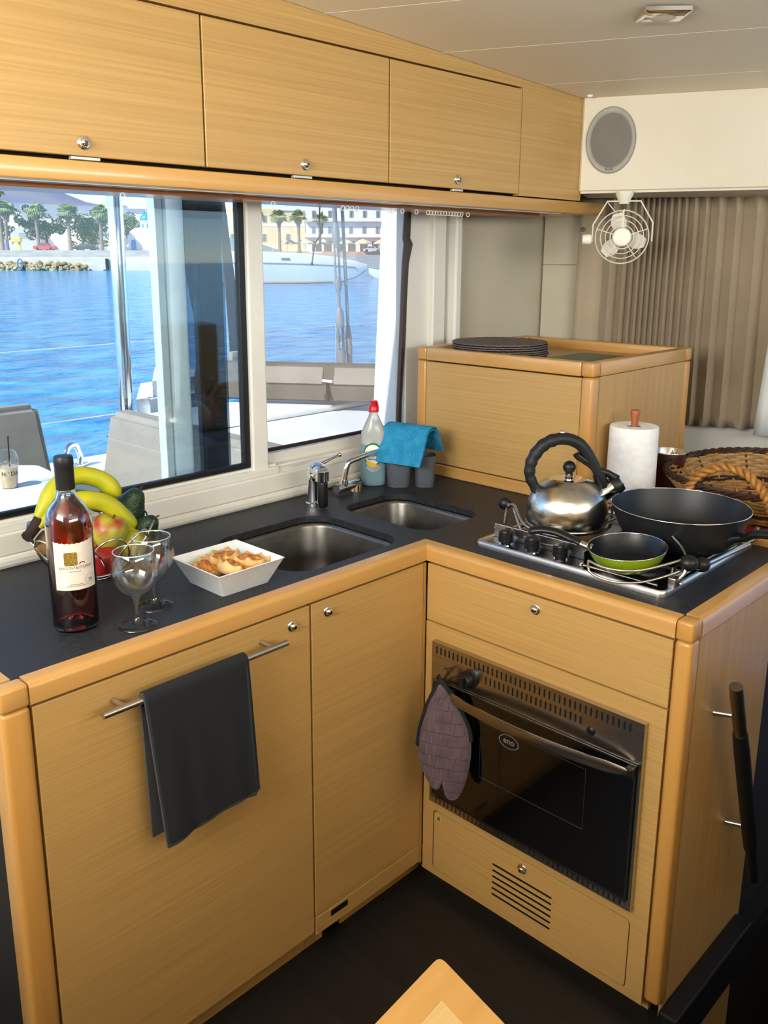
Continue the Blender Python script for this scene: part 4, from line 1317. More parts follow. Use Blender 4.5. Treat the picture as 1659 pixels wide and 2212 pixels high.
# ------------------------------------------------------------------ pans
NONSTICK = mat('dark_nonstick', '17191B', .38, color2='1F2123', nscale=(500, 500, 500), bump=.15, bscale=(700, 700, 700))
fp = thing('frying_pan', 'large dark non stick frying pan on the rear burner', 'pan', (.322, -.432, GZ + .0035), 0)
obj('pan_body', lathe([(0, 0), (.098, 0), (.106, .002), (.116, .015), (.128, .038), (.137, .060), (.1415, .0765), (.1425, .0785), (.1405, .0785), (.1355, .062), (.126, .040), (.114, .018), (.104, .0065), (0, .0055)], 64), NONSTICK, fp, 50)
obj('bright_rim', tube([(.1418 * math.cos(2 * PI * k / 64), .1418 * math.sin(2 * PI * k / 64), .0788) for k in range(64)], .0011, 6, True), CHROME, fp, 60)
ang = math.radians(-92)


def around(pts, a):
    return [(r_ * math.cos(a) - s_ * math.sin(a), r_ * math.sin(a) + s_ * math.cos(a), z) for r_, s_, z in pts]


ha = math.radians(-100)
obj('handle', tube(spline(around([(.122, 0, .036), (.150, 0, .045), (.175, 0, .060), (.21, 0, .067), (.25, 0, .066), (.31, 0, .060)], ha), 5), [.013] * 3 + [.0105] * 5 + [.012] * 8 + [.0135] * 10, 12, flat=(.75, 1.25)), mat('bakelite', '0D0F11', .4), fp, 60)
obj('handle_socket', tube(spline(around([(.112, 0, .028), (.128, 0, .040), (.150, 0, .047)], ha), 3), [.024, .022, .02, .018, .016, .015, .014], 12, flat=(.6, 1)), mat('bakelite', '0D0F11', .4), fp, 60)

gp = thing('small_frying_pan', 'small lime green frying pan on the front burner', 'pan', (.1085, -.430, GZ + .0035), 0)
gp.rotation_euler = (math.radians(-2), math.radians(-5), 0)
obj('pan_body', lathe([(0, 0), (.050, 0), (.056, .002), (.066, .015), (.0735, .030), (.0765, .0375), (.0755, .0378)], 48), mat('lime_enamel', '7E9C0C', .25, coat=.4), gp, 60)
obj('lining', lathe([(.0757, .0377), (.072, .030), (.064, .016), (.055, .006), (.049, .0045), (0, .004)], 48), mat('black_lining', '0F1418', .3), gp, 60)
obj('bright_rim', tube([(.0762 * math.cos(2 * PI * k / 56), .0762 * math.sin(2 * PI * k / 56), .0378) for k in range(56)], .0009, 6, True), CHROME, gp, 60)
ga = math.radians(103)
obj('ferrule', tube(around([(.070, 0, .026), (.098, 0, .034)], ga), [.010, .008], 10, flat=(.7, 1)), STEEL, gp, 50)
obj('handle', tube(spline(around([(.094, 0, .033), (.115, 0, .041), (.145, .002, .052), (.175, .006, .055), (.200, .010, .050)], ga), 5), [.008] * 4 + [.0105] * 13 + [.011, .0115, .011, .008], 10, flat=(.7, 1.1)), mat('bakelite', '0D0F11', .4), gp, 60)

# ------------------------------------------------------------------ towel and oven mitt
TOWEL = mat('charcoal_towel', '191A1D', .95, color2='232529', nscale=(8, 8, 8), sheen=.3)
_n, _l = TOWEL.node_tree.nodes, TOWEL.node_tree.links
_tc = _n.new('ShaderNodeTexCoord')
_wv = _n.new('ShaderNodeTexChecker')
_wv.inputs['Scale'].default_value = 190
_l.new(_tc.outputs['Object'], _wv.inputs['Vector'])
_bp = _n.new('ShaderNodeBump')
_bp.inputs['Strength'].default_value = .9
_bp.inputs['Distance'].default_value = .004
_l.new(_wv.outputs['Fac'], _bp.inputs['Height'])
_l.new(_bp.outputs['Normal'], _n['Principled BSDF'].inputs['Normal'])


def towel_sheet(x0, x1, z_back, z_front, skew, ybar=-.040, th=.0045):
    nx, V, F = 22, [], []
    prof_ = [(ybar + .011, z_back)] + [(ybar + .0105, z_back + (.787 - z_back) * k / 6) for k in range(1, 7)]
    prof_ += [(ybar + .0108 * math.cos(a), .791 + .0108 * math.sin(a)) for a in [PI * k / 8 for k in range(1, 8)]]
    prof_ += [(ybar - .0108 - .004 * (k / 14), .787 + (z_front - .787) * k / 14) for k in range(0, 15)]
    m = len(prof_)
    for i in range(nx + 1):
        t = i / nx
        for j, (y, z) in enumerate(prof_):
            s = max(0, j - 14) / 14
            sb_ = max(0, 7 - j) / 7
            x = x0 + (x1 - x0) * t + skew * (s + sb_ * .35) * (1 - .55 * t)
            wave = (.004 * math.sin(t * 7 + .6) + .003 * math.sin(t * 13)) * s
            dz = (-.012 * (1 - t) + .006 * math.sin(t * 3)) * s
            V.append((x, y - abs(wave), z + dz))
    for i in range(nx):
        for j in range(m - 1):
            a = i * m + j
            F.append((a, a + 1, a + m + 1, a + m))
    N = len(V)
    off = []
    for i in range(nx + 1):
        for j in range(m):
            a, b = prof_[max(0, j - 1)], prof_[min(m - 1, j + 1)]
            ny, nz = -(b[1] - a[1]), (b[0] - a[0])
            ln = math.hypot(ny, nz) or 1
            v = V[i * m + j]
            off.append((v[0], v[1] + ny / ln * th, v[2] + nz / ln * th))
    F += [tuple(q + N for q in reversed(f)) for f in F]
    for i in range(nx):
        for j in (0, m - 1):
            a, b = i * m + j, (i + 1) * m + j
            F.append((a, b, b + N, a + N))
    for j in range(m - 1):
        for i in (0, nx):
            a, b = i * m + j, i * m + j + 1
            F.append((a, b, b + N, a + N))
    return V + off, F


tw = thing('kitchen_towel', 'folded charcoal waffle towel hanging over the steel towel bar', 'towel', (-.65, -.05, .52), room=True)
obj('cloth', towel_sheet(-.754, -.551, .527, .522, .022), TOWEL, tw, 70)
obj('inner_fold', towel_sheet(-.750, -.545, .58, .534, .020, -.040, -.0035), mat('charcoal_towel_fold', '1A1C20', .95), tw, 70)
HEM = mat('towel_hem', '1B262C', .9)
obj('hem', tube([(-.551 + .010 * k / 12 * 1, -.0555 - .004 * k / 12, .785 - (.785 - .530) * k / 12) for k in range(13)], .003, 6), HEM, tw, 60)
obj('care_tag', box((-.541, -.050, .592), (-.531, -.048, .617), .0005), mat('white_tag', 'E8E6E0', .8), tw)

MITT = mat('mauve_quilting', '4E3A42', .75, color2='5E4850', nscale=(30, 30, 30), sheen=.3)
_n, _l = MITT.node_tree.nodes, MITT.node_tree.links
_tc, _sx, _cx, _bk, _bp = (_n.new('ShaderNode' + k) for k in ('TexCoord', 'SeparateXYZ', 'CombineXYZ', 'TexBrick', 'Bump'))
_l.new(_tc.outputs['Object'], _sx.inputs[0])
_l.new(_sx.outputs['Y'], _cx.inputs['X'])
_l.new(_sx.outputs['Z'], _cx.inputs['Y'])
_l.new(_cx.outputs[0], _bk.inputs['Vector'])
_bk.inputs['Scale'].default_value = 38
_bk.inputs['Mortar Size'].default_value = .035
_bk.inputs['Mortar Smooth'].default_value = 1
_bk.inputs['Brick Width'].default_value = .7
_bk.inputs['Row Height'].default_value = 1.0
_bp.inputs['Strength'].default_value = 1
_bp.inputs['Distance'].default_value = -.004
_l.new(_bk.outputs['Fac'], _bp.inputs['Height'])
_l.new(_bp.outputs['Normal'], _n['Principled BSDF'].inputs['Normal'])
mt = thing('oven_mitt', 'mauve quilted oven mitt with black trim hung on the oven handle', 'oven mitt', (-.065, -.075, .34), room=True)
mitt_out = [(0, .004), (.030, -.030), (.062, -.085), (.066, -.140), (.058, -.185), (.044, -.228), (.026, -.258), (.006, -.264), (-.004, -.250), (-.010, -.222), (-.0165, -.240), (-.030, -.246), (-.048, -.228), (-.062, -.190), (-.066, -.150), (-.058, -.110), (-.036, -.052), (-.012, -.010)]
mp_ = spline([(p[0], p[1], 0) for p in mitt_out], 3, True)


def mitt_vf():
    """quilted pad: outline filled by rings towards the centre line, puffed on both sides"""
    n_ = len(mp_)
    rings = []
    for k, t in enumerate((1, .93, .8, .62, .42, .2)):
        lp = []
        for p in mp_:
            cxx = .001
            czz = max(-.205, min(-.055, p.y))
            x = cxx + (p.x - cxx) * t
            z = czz + (p.y - czz) * t
            puff = .013 * math.sqrt(1 - t * t) + .0000
            q = abs(math.sin(x * 150)) * abs(math.sin(z * 120 + x * 20))
            lp.append((x, z, puff + (.0022 * q if t < .99 else 0)))
        rings.append(lp)
    F_ = loft(rings, False, True)
    B_ = loft([[(x, z, -p) for x, z, p in lp] for lp in rings], False, True)
    return join(F_, B_)


# hangs from the handle's left end, turned a little away from the oven front
mtop = Vector((-.050, -.092, .580))
mwv = Vector((.42, -.907, 0)).normalized()
mdn = Vector((-.020, -.040, -.265)).normalized()
mnv = Vector((-.907, -.42, 0)).normalized()


def hang(vf, dx=0):
    out = []
    for x, z, d in vf[0]:
        out.append(tuple(mtop + mwv * x * .93 - mdn * z + mnv * d))
    return out, vf[1]


obj('mitt_body', hang(mitt_vf()), MITT, mt, 60)
TRIM = mat('black_binding', '0E0E12', .8)
obj('binding', hang(tube([(p[0], p[1], 0.001) for p in spline([(-.066, -.150, 0), (-.058, -.110, 0), (-.036, -.052, 0), (-.010, -.006, 0), (0, .006, 0), (.030, -.030, 0), (.062, -.085, 0), (.067, -.118, 0)], 5)], .0055, 8)), TRIM, mt, 60)
obj('cuff_lining', hang(tube([(p[0], p[1], -.006) for p in spline([(.012, -.022, 0), (.036, -.052, 0), (.056, -.090, 0), (.060, -.112, 0)], 5)], [.001] + [.005] * 13 + [.006, .001], 8)), mat('mitt_lining', '8E8A84', .8), mt, 60)
obj('hanging_loop', tube(spline([tuple(mtop), (-.044, -.080, .594), (XF - .016, -.066, .574), (XF - .012, -.064, .556), (XF - .028, -.075, .566), tuple(mtop + Vector((.004, -.006, -.004)))], 5), .0028, 7), TRIM, mt, 60)

# ------------------------------------------------------------------ locker top: round placemats and green cutting sheet
PM = mat('woven_brown_vinyl', '5A4E4B', .8, color2='7C6F6B', nscale=(240, 240, 60), bump=.6, bscale=(300, 300, 300))
for k in range(7):
    dx, dy = random.uniform(-.006, .006), random.uniform(-.006, .006)
    R_ = .139
    z = 1.2136 + k * .0062 + (.002 if k == 0 else .002)
    prof_ = [(0, .0022), (.03, .0024), (R_ * .6, .0026), (R_ - .006, .0030), (R_ - .001, .0040), (R_, .0025), (R_ - .001, .0008), (R_ - .006, 0), (0, 0)]
    o = obj('round_placemat', lathe(prof_, 48), PM, None, 60)
    o.location = (.682 + dx, .318 + dy, z)
    o.rotation_euler = (0, 0, random.uniform(0, 6))
    names = ['lowest brown placemat of the stack on the oak locker', 'second brown placemat from the bottom of the stack', 'third brown placemat from the bottom of the stack', 'middle brown placemat of the stack on the locker', 'third brown placemat from the top of the stack', 'second brown placemat from the top of the stack', 'topmost round brown woven placemat on the oak locker']
    tag(o, names[k], 'placemat', 'round placemats on the locker')
    obj('stitched_rim', tube([((R_ - .002) * math.cos(2 * PI * q / 60), (R_ - .002) * math.sin(2 * PI * q / 60), .0022 + .0006 * (q % 2)) for q in range(60)], .0019, 5, True), PM, o, 60)
gs = obj('cutting_sheet', prism([(.66, -.055), (.93, -.055), (.93, .185), (.66, .185)], 1.2135, 1.2155), mat('dark_green_vinyl', '0C4A40', .35, color2='115A4C', nscale=(12, 12, 12)))
tag(gs, 'dark green sheet lying in the tray on top of the locker', 'mat')

# ------------------------------------------------------------------ paper roll, tin, wicker basket
pr_ = thing('paper_towel_roll', 'white kitchen paper roll standing on a wooden peg holder', 'paper roll', (.613, -.1625, .8665))
obj('paper', lathe([(.021, .016), (.0615, .016), (.0625, .02), (.0605, .210), (.0588, .2135), (.022, .2135), (.021, .210)], 48, True), mat('kitchen_paper', 'EDEBEA', .9, color2='F6F5F4', nscale=(60, 60, 60), bump=.15, bscale=(200, 200, 200)), pr_, 50)
obj('core', lathe([(.0212, .02), (.0212, .2095), (.0195, .2095), (.0195, .02)], 24, True), mat('cardboard', '6B3F2A', .9), pr_, 60)
hol = obj('holder', join(lathe([(0, 0), (.062, 0), (.064, .004), (.064, .012), (.060, .0155), (0, .0155)], 32), lathe([(.009, .0155), (.009, .214), (.0085, .228), (.0105, .238), (.0125, .245), (.0125, .250), (.010, .2535), (0, .254)], 20)), mat('red_wood', '9A5230', .5, color2='AF6540', nscale=(80, 80, 6)), pr_, 50)
tn = thing('steel_canister', 'open dark red steel canister behind the paper roll', 'canister', (.822, -.162, .8625))
obj('canister_wall', lathe([(0, 0), (.038, 0), (.040, .002), (.046, .116), (.0455, .1175)], 40), mat('dark_red_lacquer', '3A120E', .3, coat=.4), tn, 50)
obj('steel_inside', lathe([(.0468, .1155), (.0475, .118), (.0465, .1195), (.0452, .118), (.039, .004), (0, .004)], 40), CHROME, tn, 50)

wk = thing('wicker_basket', 'oval brown wicker basket with twisted rope handles on the red mat', 'basket', (.792, -.450, .866))
WICK = mat('pale_willow', '946A36', .7, color2='B98C50', nscale=(40, 40, 40), bump=.2)
WICKD = mat('dark_willow', '2C1810', .65, color2='3E2418', nscale=(40, 40, 40), bump=.2)
AX, AY = .205, .262


def rim_z(a):
    return .090 + .035 * math.sin(a) ** 2 * 0 + .028 * max(0, math.cos(a)) - .004 * max(0, -math.cos(a))


nst = 34
for k in range(nst):
    a = 2 * PI * k / nst
    pts = [((.62 + .38 * t ** .7) * AX * math.cos(a), (.62 + .38 * t ** .7) * AY * math.sin(a), .004 + (rim_z(a) - .004) * t) for t in (0, .25, .5, .75, 1)]
    obj('stake', tube(pts, .0028, 5), WICKD if k % 3 == 0 else WICK, wk, 60)
rows = 17
for j in range(rows):
    t = (j + .5) / rows
    pts = []
    nn_ = nst * 4
    for q in range(nn_):
        a = 2 * PI * q / nn_
        w = .0050 * math.cos(a * nst / 2 + (PI if j % 2 else 0))
        s_ = (.62 + .38 * t ** .7)
        pts.append(((s_ * AX + w) * math.cos(a), (s_ * AY + w) * math.sin(a), .004 + (rim_z(a) - .004) * t))
    obj('woven_row', tube(pts, .0031, 5, True), WICKD if j in (0, 6, 7) else WICK, wk, 60)
obj('base', prism([(.63 * AX * math.cos(2 * PI * k / 36), .63 * AY * math.sin(2 * PI * k / 36)) for k in range(36)], 0, .005), WICK, wk)
for ph in (0, PI * 2 / 3, PI * 4 / 3):
    pts = []
    for q in range(150):
        a = 2 * PI * q / 150
        tw_ = a * 22 + ph
        rr = .0052
        pts.append(((AX + rr * math.cos(tw_)) * math.cos(a), (AY + rr * math.cos(tw_)) * math.sin(a), rim_z(a) + .004 + rr * math.sin(tw_)))
    obj('rim_strand', tube(pts, .0046, 5, True), WICKD, wk, 60)


def rope(base, nturn, r=.0058):
    sp = spline(base, 14)
    out = []
    T_ = []
    for ph in (0, PI):
        pts = []
        for i, p in enumerate(sp):
            tq = (sp[min(i + 1, len(sp) - 1)] - sp[max(0, i - 1)]).normalized()
            n1 = tq.cross(Vector((1, .3, .1))).normalized()
            n2 = tq.cross(n1)
            a = 2 * PI * nturn * i / len(sp) + ph
            pts.append(p + n1 * r * math.cos(a) + n2 * r * math.sin(a))
        out.append(tube(pts, r * 1.05, 7))
    return join(*out)


ROPE = mat('golden_willow', 'A06A2C', .6, color2='BC8540', nscale=(60, 60, 60))
obj('rope_handle', rope([(-.185, .128, .068), (-.196, .110, .112), (-.200, .045, .150), (-.203, -.020, .138), (-.208, -.062, .098), (-.200, -.075, .060)], 9), ROPE, wk, 60)
obj('rope_handle', rope([(.190, .085, .098), (.205, .060, .165), (.212, .0, .20), (.210, -.07, .165), (.195, -.095, .10)], 9), ROPE, wk, 60)

# ------------------------------------------------------------------ speaker and fan on the soffit
sc_ = sa + FD * .0862 - FN * .0005
frame_rot = math.atan2(FD.y, FD.x)


def on_soffit(vf, c, z):
    """x along the soffit, y up, z out of its face"""
    return [tuple(c + FD * p[0] - FN * p[2] + Vector((0, 0, z + p[1]))) for p in vf[0]], vf[1]


sk = thing('loudspeaker', 'oval grey loudspeaker set into the white soffit', 'speaker', (sc_.x, sc_.y, 1.82), room=True)
el = (.069, .0905, 1)
obj('rim', on_soffit(xf(lathe([(.80, .0), (.80, .005), (.86, .0085), (.96, .0075), (1.0, .0035), (1.0, -.001)], 48, True), scale=el), sc_, 1.82), mat('speaker_ring', '96938A', .5), sk, 40)
obj('grille', on_soffit(xf(lathe([(0, .0105), (.3, .010), (.6, .0085), (.81, .0055), (.81, .0)], 48), scale=el), sc_, 1.82), voronoi_bump(mat('speaker_mesh', '716C64', .55), 700, .6, .001), sk, 40)
bd = obj('badge', on_soffit(box((-.0095, -.0035, .0082), (.0095, .0035, .0095)), sc_, 1.742), mat('badge_black', '2A2826', .4), sk)
tv = text_vf('FUSION', .0055)
obj('badge_name', on_soffit(([(p[0] * .75, p[1], .0097) for p in tv[0]], tv[1]), sc_, 1.742), mat('badge_print', 'BDB8AE', .5), bd)

fc = sa + FD * .128 - FN * .02
FC = Vector((fc.x + .008, fc.y - .004, 1.553))
fn = thing('cabin_fan', 'small white caged fan hanging under the soffit by its bracket', 'fan', tuple(FC), room=True)
FANW = mat('fan_white', 'DDD6C6', .45)
fax = (Vector((CAM.x, CAM.y, FC.z - .05)) - FC).normalized()       # the fan is swivelled towards the saloon
frt = fax.cross(Vector((0, 0, -1))).normalized()
fup = frt.cross(fax).normalized() * -1
if fup.z < 0:
    fup = -fup


def fanp(x, y, d):
    return FC + frt * x + fup * y + fax * d


def fan(vf):
    return [tuple(fanp(*p)) for p in vf[0]], vf[1]


RF = .0745
for r_, d in ((RF, 0), (RF * .80, .010), (RF * .62, .014), (RF * .44, .016), (RF, -.030)):
    obj('cage_ring', fan(tube([(r_ * math.cos(2 * PI * k / 40), r_ * math.sin(2 * PI * k / 40), d) for k in range(40)], .0016 if d != -.030 else .0022, 6, True)), FANW, fn, 60)
obj('shroud', fan(loft([[(RF * math.cos(2 * PI * k / 40), RF * math.sin(2 * PI * k / 40), d) for k in range(40)] for d in (-.030, -.020)])), FANW, fn, 60)
for k, a in enumerate((90, 18, -54, -126, 162)):
    a = math.radians(a)
    obj('cage_spoke', fan(tube([(.026 * math.cos(a), .026 * math.sin(a), .017), (RF * .62 * math.cos(a), RF * .62 * math.sin(a), .0145), (RF * math.cos(a), RF * math.sin(a), .0)], .0034 if k == 0 else .0013, 6)), FANW, fn, 60)
obj('hub', fan(lathe([(0, .022), (.020, .0215), (.0245, .019), (.027, .012), (.027, -.004), (0, -.004)], 32)), mat('fan_hub', 'EAE4D6', .4), fn, 40)
bl_me = None
for k in range(3):
    a = math.radians(105 + 120 * k)
    V = []
    for i in range(7):
        t = i / 6
        r_ = .022 + .046 * t
        w = .010 + .012 * math.sin(PI * min(1, t * .8 + .15))
        tw_ = .5 - .2 * t
        for s_ in (-1, 0, 1):
            V.append((r_, s_ * w, -.014 + s_ * w * tw_))
    F_ = [(i * 3 + j, i * 3 + j + 1, i * 3 + j + 4, i * 3 + j + 3) for i in range(6) for j in range(2)]
    V2 = [(x, y, z - .0015) for x, y, z in V]
    vf = join((V, F_), (V2, F_))
    vf = [(x * math.cos(a) - y * math.sin(a), x * math.sin(a) + y * math.cos(a), z) for x, y, z in vf[0]], vf[1]
    obj('blade', fan(vf), FANW, fn, 60)
obj('motor', fan(lathe([(0, -.055), (.02, -.055), (.024, -.05), (.024, -.006), (0, -.006)], 28)), FANW, fn, 40)
yb = .112
obj('yoke', fan(join(*[tube([(-.083, -.012, -.016 + o), (-.083, .035, -.016 + o), (-.046, .100, -.016 + o), (.046, .100, -.016 + o), (.083, .040, -.016 + o), (.083, -.012, -.016 + o)], .0022, 6) for o in (-.005, .005)])), FANW, fn, 50)
obj('tilt_knob', fan(tube([(-.083, -.006, -.016), (-.088, -.006, -.016), (-.108, -.006, -.016), (-.111, -.006, -.016)], [.010, .0155, .0145, .012], 16)), mat('fan_hub', 'EAE4D6', .4), fn, 50)
top_ = 1.677
mt0 = fanp(0, .094, -.016)
obj('ceiling_mount', tube([(mt0.x, mt0.y, top_ + .003), (mt0.x, mt0.y, top_ - .006), (mt0.x, mt0.y, top_ - .022), (mt0.x, mt0.y, mt0.z - .002)], [.026, .025, .017, .014], 20), FANW, fn, 50)
obj('power_lead', tube(spline([fanp(-.046, .098, -.02), fanp(-.018, .066, -.03), fanp(-.010, .068, -.03), fanp(.004, .078, -.03)], 5), .0016, 6), FANW, fn, 60)

# ------------------------------------------------------------------ pleated curtain along the slanted windscreen
CURT = mat('beige_curtain', 'A5947C', .9, color2='B09F87', nscale=(5, 5, 5), bump=.15, bscale=(500, 500, 500))
ct = thing('pleated_curtain', 'beige pleated curtain covering the slanted front window', 'curtain', (1.25, .1, .95), room=True)
cut = c0 - FN * .030


def pleats():
    xs, t, k = [], 0.10, 0
    seq = []
    # (distance along the wall, offset out of it)
    seq.append((.118, .000))
    seq.append((.150, .004))
    seq.append((.200, .001))
    t = .200
    steps = [.026, .022, .018, .014] + [.010] * 4 + [.0085] * 8 + [.011] * 6 + [.016] * 4 + [.024] * 4 + [.034] * 4 + [.042] * 6
    for i, s_ in enumerate(steps):
        t += s_
        deep = min(.046, .012 + s_ * .95)
        seq.append((t, deep if i % 2 == 0 else -.004))
    return seq


pl = pleats()
zs = [1.70, 1.62, 1.5, 1.35, 1.2, 1.08, .99, .958]
V, F = [], []
m = len(pl) * 2 - 1
for z in zs:
    g = 1 + .06 * math.sin((1.7 - z) * 5)
    row = []
    for i, (t, d) in enumerate(pl):
        row.append((t, d))
        if i < len(pl) - 1:
            t2, d2 = pl[i + 1]
            row.append((t + (t2 - t) * .5, (d + d2) / 2 + .0025 * (1 if i % 2 else -1)))
    for i, (t, d) in enumerate(row):
        fl = 1 + (1.7 - z) * .05
        p = cut + FD * (.118 + (t - .118) * fl - (1.7 - z) * .012) - FN * d * g
        V.append((p.x, p.y, z - (.002 * math.sin(i * 1.7) if z < .97 else 0)))
for r_ in range(len(zs) - 1):
    for i in range(m - 1):
        a = r_ * m + i
        F.append((a, a + 1, a + m + 1, a + m))
cob = obj('cloth', (V, F), CURT, ct, 25)
md = cob.modifiers.new('thickness', 'SOLIDIFY')
md.thickness = .0016
obj('track', tube([tuple(cut + FD * .08 + Vector((0, 0, 1.705))), tuple(cut + FD * 1.0 + Vector((0, 0, 1.705)))], .006, 8), MATS['white_track'], ct)
obj('snap_stud', xf(ball(.007, 14, 8, (1, 1, 1)), tuple(cut + FD * .130 - FN * .006 + Vector((0, 0, 1.585)))), mat('grey_stud', '6A6258', .4), ct, 60)
wc = thing('white_curtain', 'thin white curtain edge hanging beside the beige pleats', 'curtain', (1.3, -.2, .95), room=True)
V, F = [], []
p0 = cut + FD * .70 - FN * .062
zz_ = [1.70, 1.5, 1.35, 1.2, 1.05, .95]
for j, z in enumerate(zz_):
    for i in range(25):
        t = i / 24
        p = p0 + FD * (t * .5 + max(0, z - .95) * .055) - FN * (.014 * math.sin(t * 19 + z * .5))
        V.append((p.x, p.y, z))
for j in range(len(zz_) - 1):
    for i in range(24):
        a = j * 25 + i
        F.append((a, a + 1, a + 26, a + 25))
o = obj('cloth', (V, F), mat('white_sheer', 'D9DCDE', .85), wc, 60)
o.modifiers.new('thickness', 'SOLIDIFY').thickness = .0012
# ================================================================== cockpit outside the windows
GEL = mat('deck_gelcoat', 'E6E8EA', .35, color2='EEF0F1', nscale=(3, 3, 3))
CUSH = mat('taupe_cushion', '8A837B', .85, color2='958E86', nscale=(6, 6, 6), bump=.1, bscale=(500, 500, 500))
struct('floor_cockpit', box((-3.0, .62, -.08), (2.6, 2.3, 0)), GEL)
struct('deck_side', join(box((-4, 2.32, .2), (4, 2.68, .55), .02), box((-4, 2.55, -.95), (4, 2.68, .2))), GEL)
bm = bmesh.new()
cv = [[bm.verts.new((x, y, z)) for x, y in ((.50, 2.07), (1.0, 2.07), (1.12, 2.62), (.86, 2.62))] for z in (.54, .965)]
bm.faces.new(cv[0][::-1])
bm.faces.new(cv[1])
for i in range(4):
    bm.faces.new((cv[0][i], cv[0][(i + 1) % 4], cv[1][(i + 1) % 4], cv[1][i]))
bmesh.ops.bevel(bm, geom=bm.edges[:], offset=.07, segments=4, affect='EDGES')
struct('deck_coaming', bm_out(bm), GEL, smooth=40)
struct('deck_bench', join(box((.42, .80, 0), (2.2, 1.90, .85), .03, 3), box((.42, 1.50, .85), (2.2, 1.90, .875), .012, 2)), GEL, smooth=40)

b_ = thing('cockpit_bench', 'taupe cockpit bench back nearest the window, behind the wine bottle', 'seat', (.31, 1.4, 0), room=True)


def slab_y(x, y0, y1, z0, z1, lean, th):
    V = [(x, y0, z0), (x + th, y0, z0), (x + th, y1, z0), (x, y1, z0), (x + lean, y0, z1), (x + lean + th, y0, z1), (x + lean + th, y1 - .03, z1), (x + lean, y1 - .03, z1)]
    bm = bmesh.new()
    vs = [bm.verts.new(v) for v in V]
    for f in ((0, 3, 2, 1), (4, 5, 6, 7), (0, 1, 5, 4), (1, 2, 6, 5), (2, 3, 7, 6), (3, 0, 4, 7)):
        bm.faces.new([vs[i] for i in f])
    bmesh.ops.bevel(bm, geom=bm.edges[:], offset=.022, segments=3, affect='EDGES')
    return bm_out(bm)


obj('back_cushion', slab_y(.20, .74, 1.95, .38, .90, .09, .10), CUSH, b_, 50)
obj('seat_base', box((-.30, .84, .0), (.29, 1.30, .36), .03), GEL, b_, 40)
obj('seam', tube([(.2755, .76, .80), (.2755, 1.92, .80)], .003, 6), mat('seam_thread', '4A4540', .9), b_)
b_ = thing('cockpit_bench', 'taupe cockpit seat back behind the iced coffee cup', 'seat', (-.2, 2.28, 0), room=True)
bm = bmesh.new()
vs = [bm.verts.new(v) for v in [(-1.3, 2.20, .36), (.21, 2.20, .36), (.21, 2.30, .36), (-1.3, 2.30, .36), (-1.3, 2.24, .905), (.155, 2.24, .905), (.155, 2.33, .905), (-1.3, 2.33, .905)]]
for f in ((0, 3, 2, 1), (4, 5, 6, 7), (0, 1, 5, 4), (1, 2, 6, 5), (2, 3, 7, 6), (3, 0, 4, 7)):
    bm.faces.new([vs[i] for i in f])
bmesh.ops.bevel(bm, geom=bm.edges[:], offset=.025, segments=3, affect='EDGES')
obj('back_cushion', bm_out(bm), CUSH, b_, 50)
obj('seat_base', box((-1.3, 2.12, .0), (.2, 2.32, .36), .02), GEL, b_, 40)

tbl = thing('cockpit_table', 'white cockpit table carrying the iced coffee cup', 'table', (-.5, 1.75, 0), room=True)
obj('table_top', prism(rounded([Vector(p) for p in [(-1.2, 1.38), (-.28, 1.38), (-.13, 1.42), (.02, 1.74), (.04, 2.05), (-.02, 2.11), (-1.2, 2.14)]], .02), .672, .70), GEL, tbl)
obj('pedestal', xf(lathe([(0, 0), (.18, 0), (.18, .02), (.05, .05), (.05, .672), (0, .672)], 24), (-.55, 1.75, 0)), STEEL, tbl, 40)
cu = thing('iced_coffee_cup', 'clear plastic iced coffee cup with dome lid and black straw', 'cup', (-.182, 1.79, .70))
obj('cup_wall', lathe([(0, 0), (.026, 0), (.027, .002), (.0365, .092), (.0375, .094), (.0375, .097)], 32), THIN, cu, 50)
obj('coffee', lathe([(0, .003), (.0255, .003), (.0340, .076), (0, .076)], 32), mat('iced_coffee', 'B99A72', .4, color2='C9AE8A', nscale=(30, 30, 30)), cu, 50)
obj('dome_lid', lathe([(.0385, .095), (.039, .100), (.036, .105), (.033, .122), (.024, .134), (.012, .138), (0, .1385)], 32), THIN, cu, 60)
obj('straw', tube([(.004, 0, .01), (.008, -.004, .185)], .0028, 8), BLACK, cu, 60)
ca_ = math.atan2(CAM.y - 1.79, CAM.x + .182)
tv = text_vf("H ' DA", .022)
tv = [((.0342) * math.cos(ca_ + (p[0] + .006) / .0342), (.0342) * math.sin(ca_ + (p[0] + .006) / .0342), .055 + p[1]) for p in tv[0]], tv[1]
obj('handwriting', tv, mat('marker_ink', '2A2018', .6), cu, recalc=True)

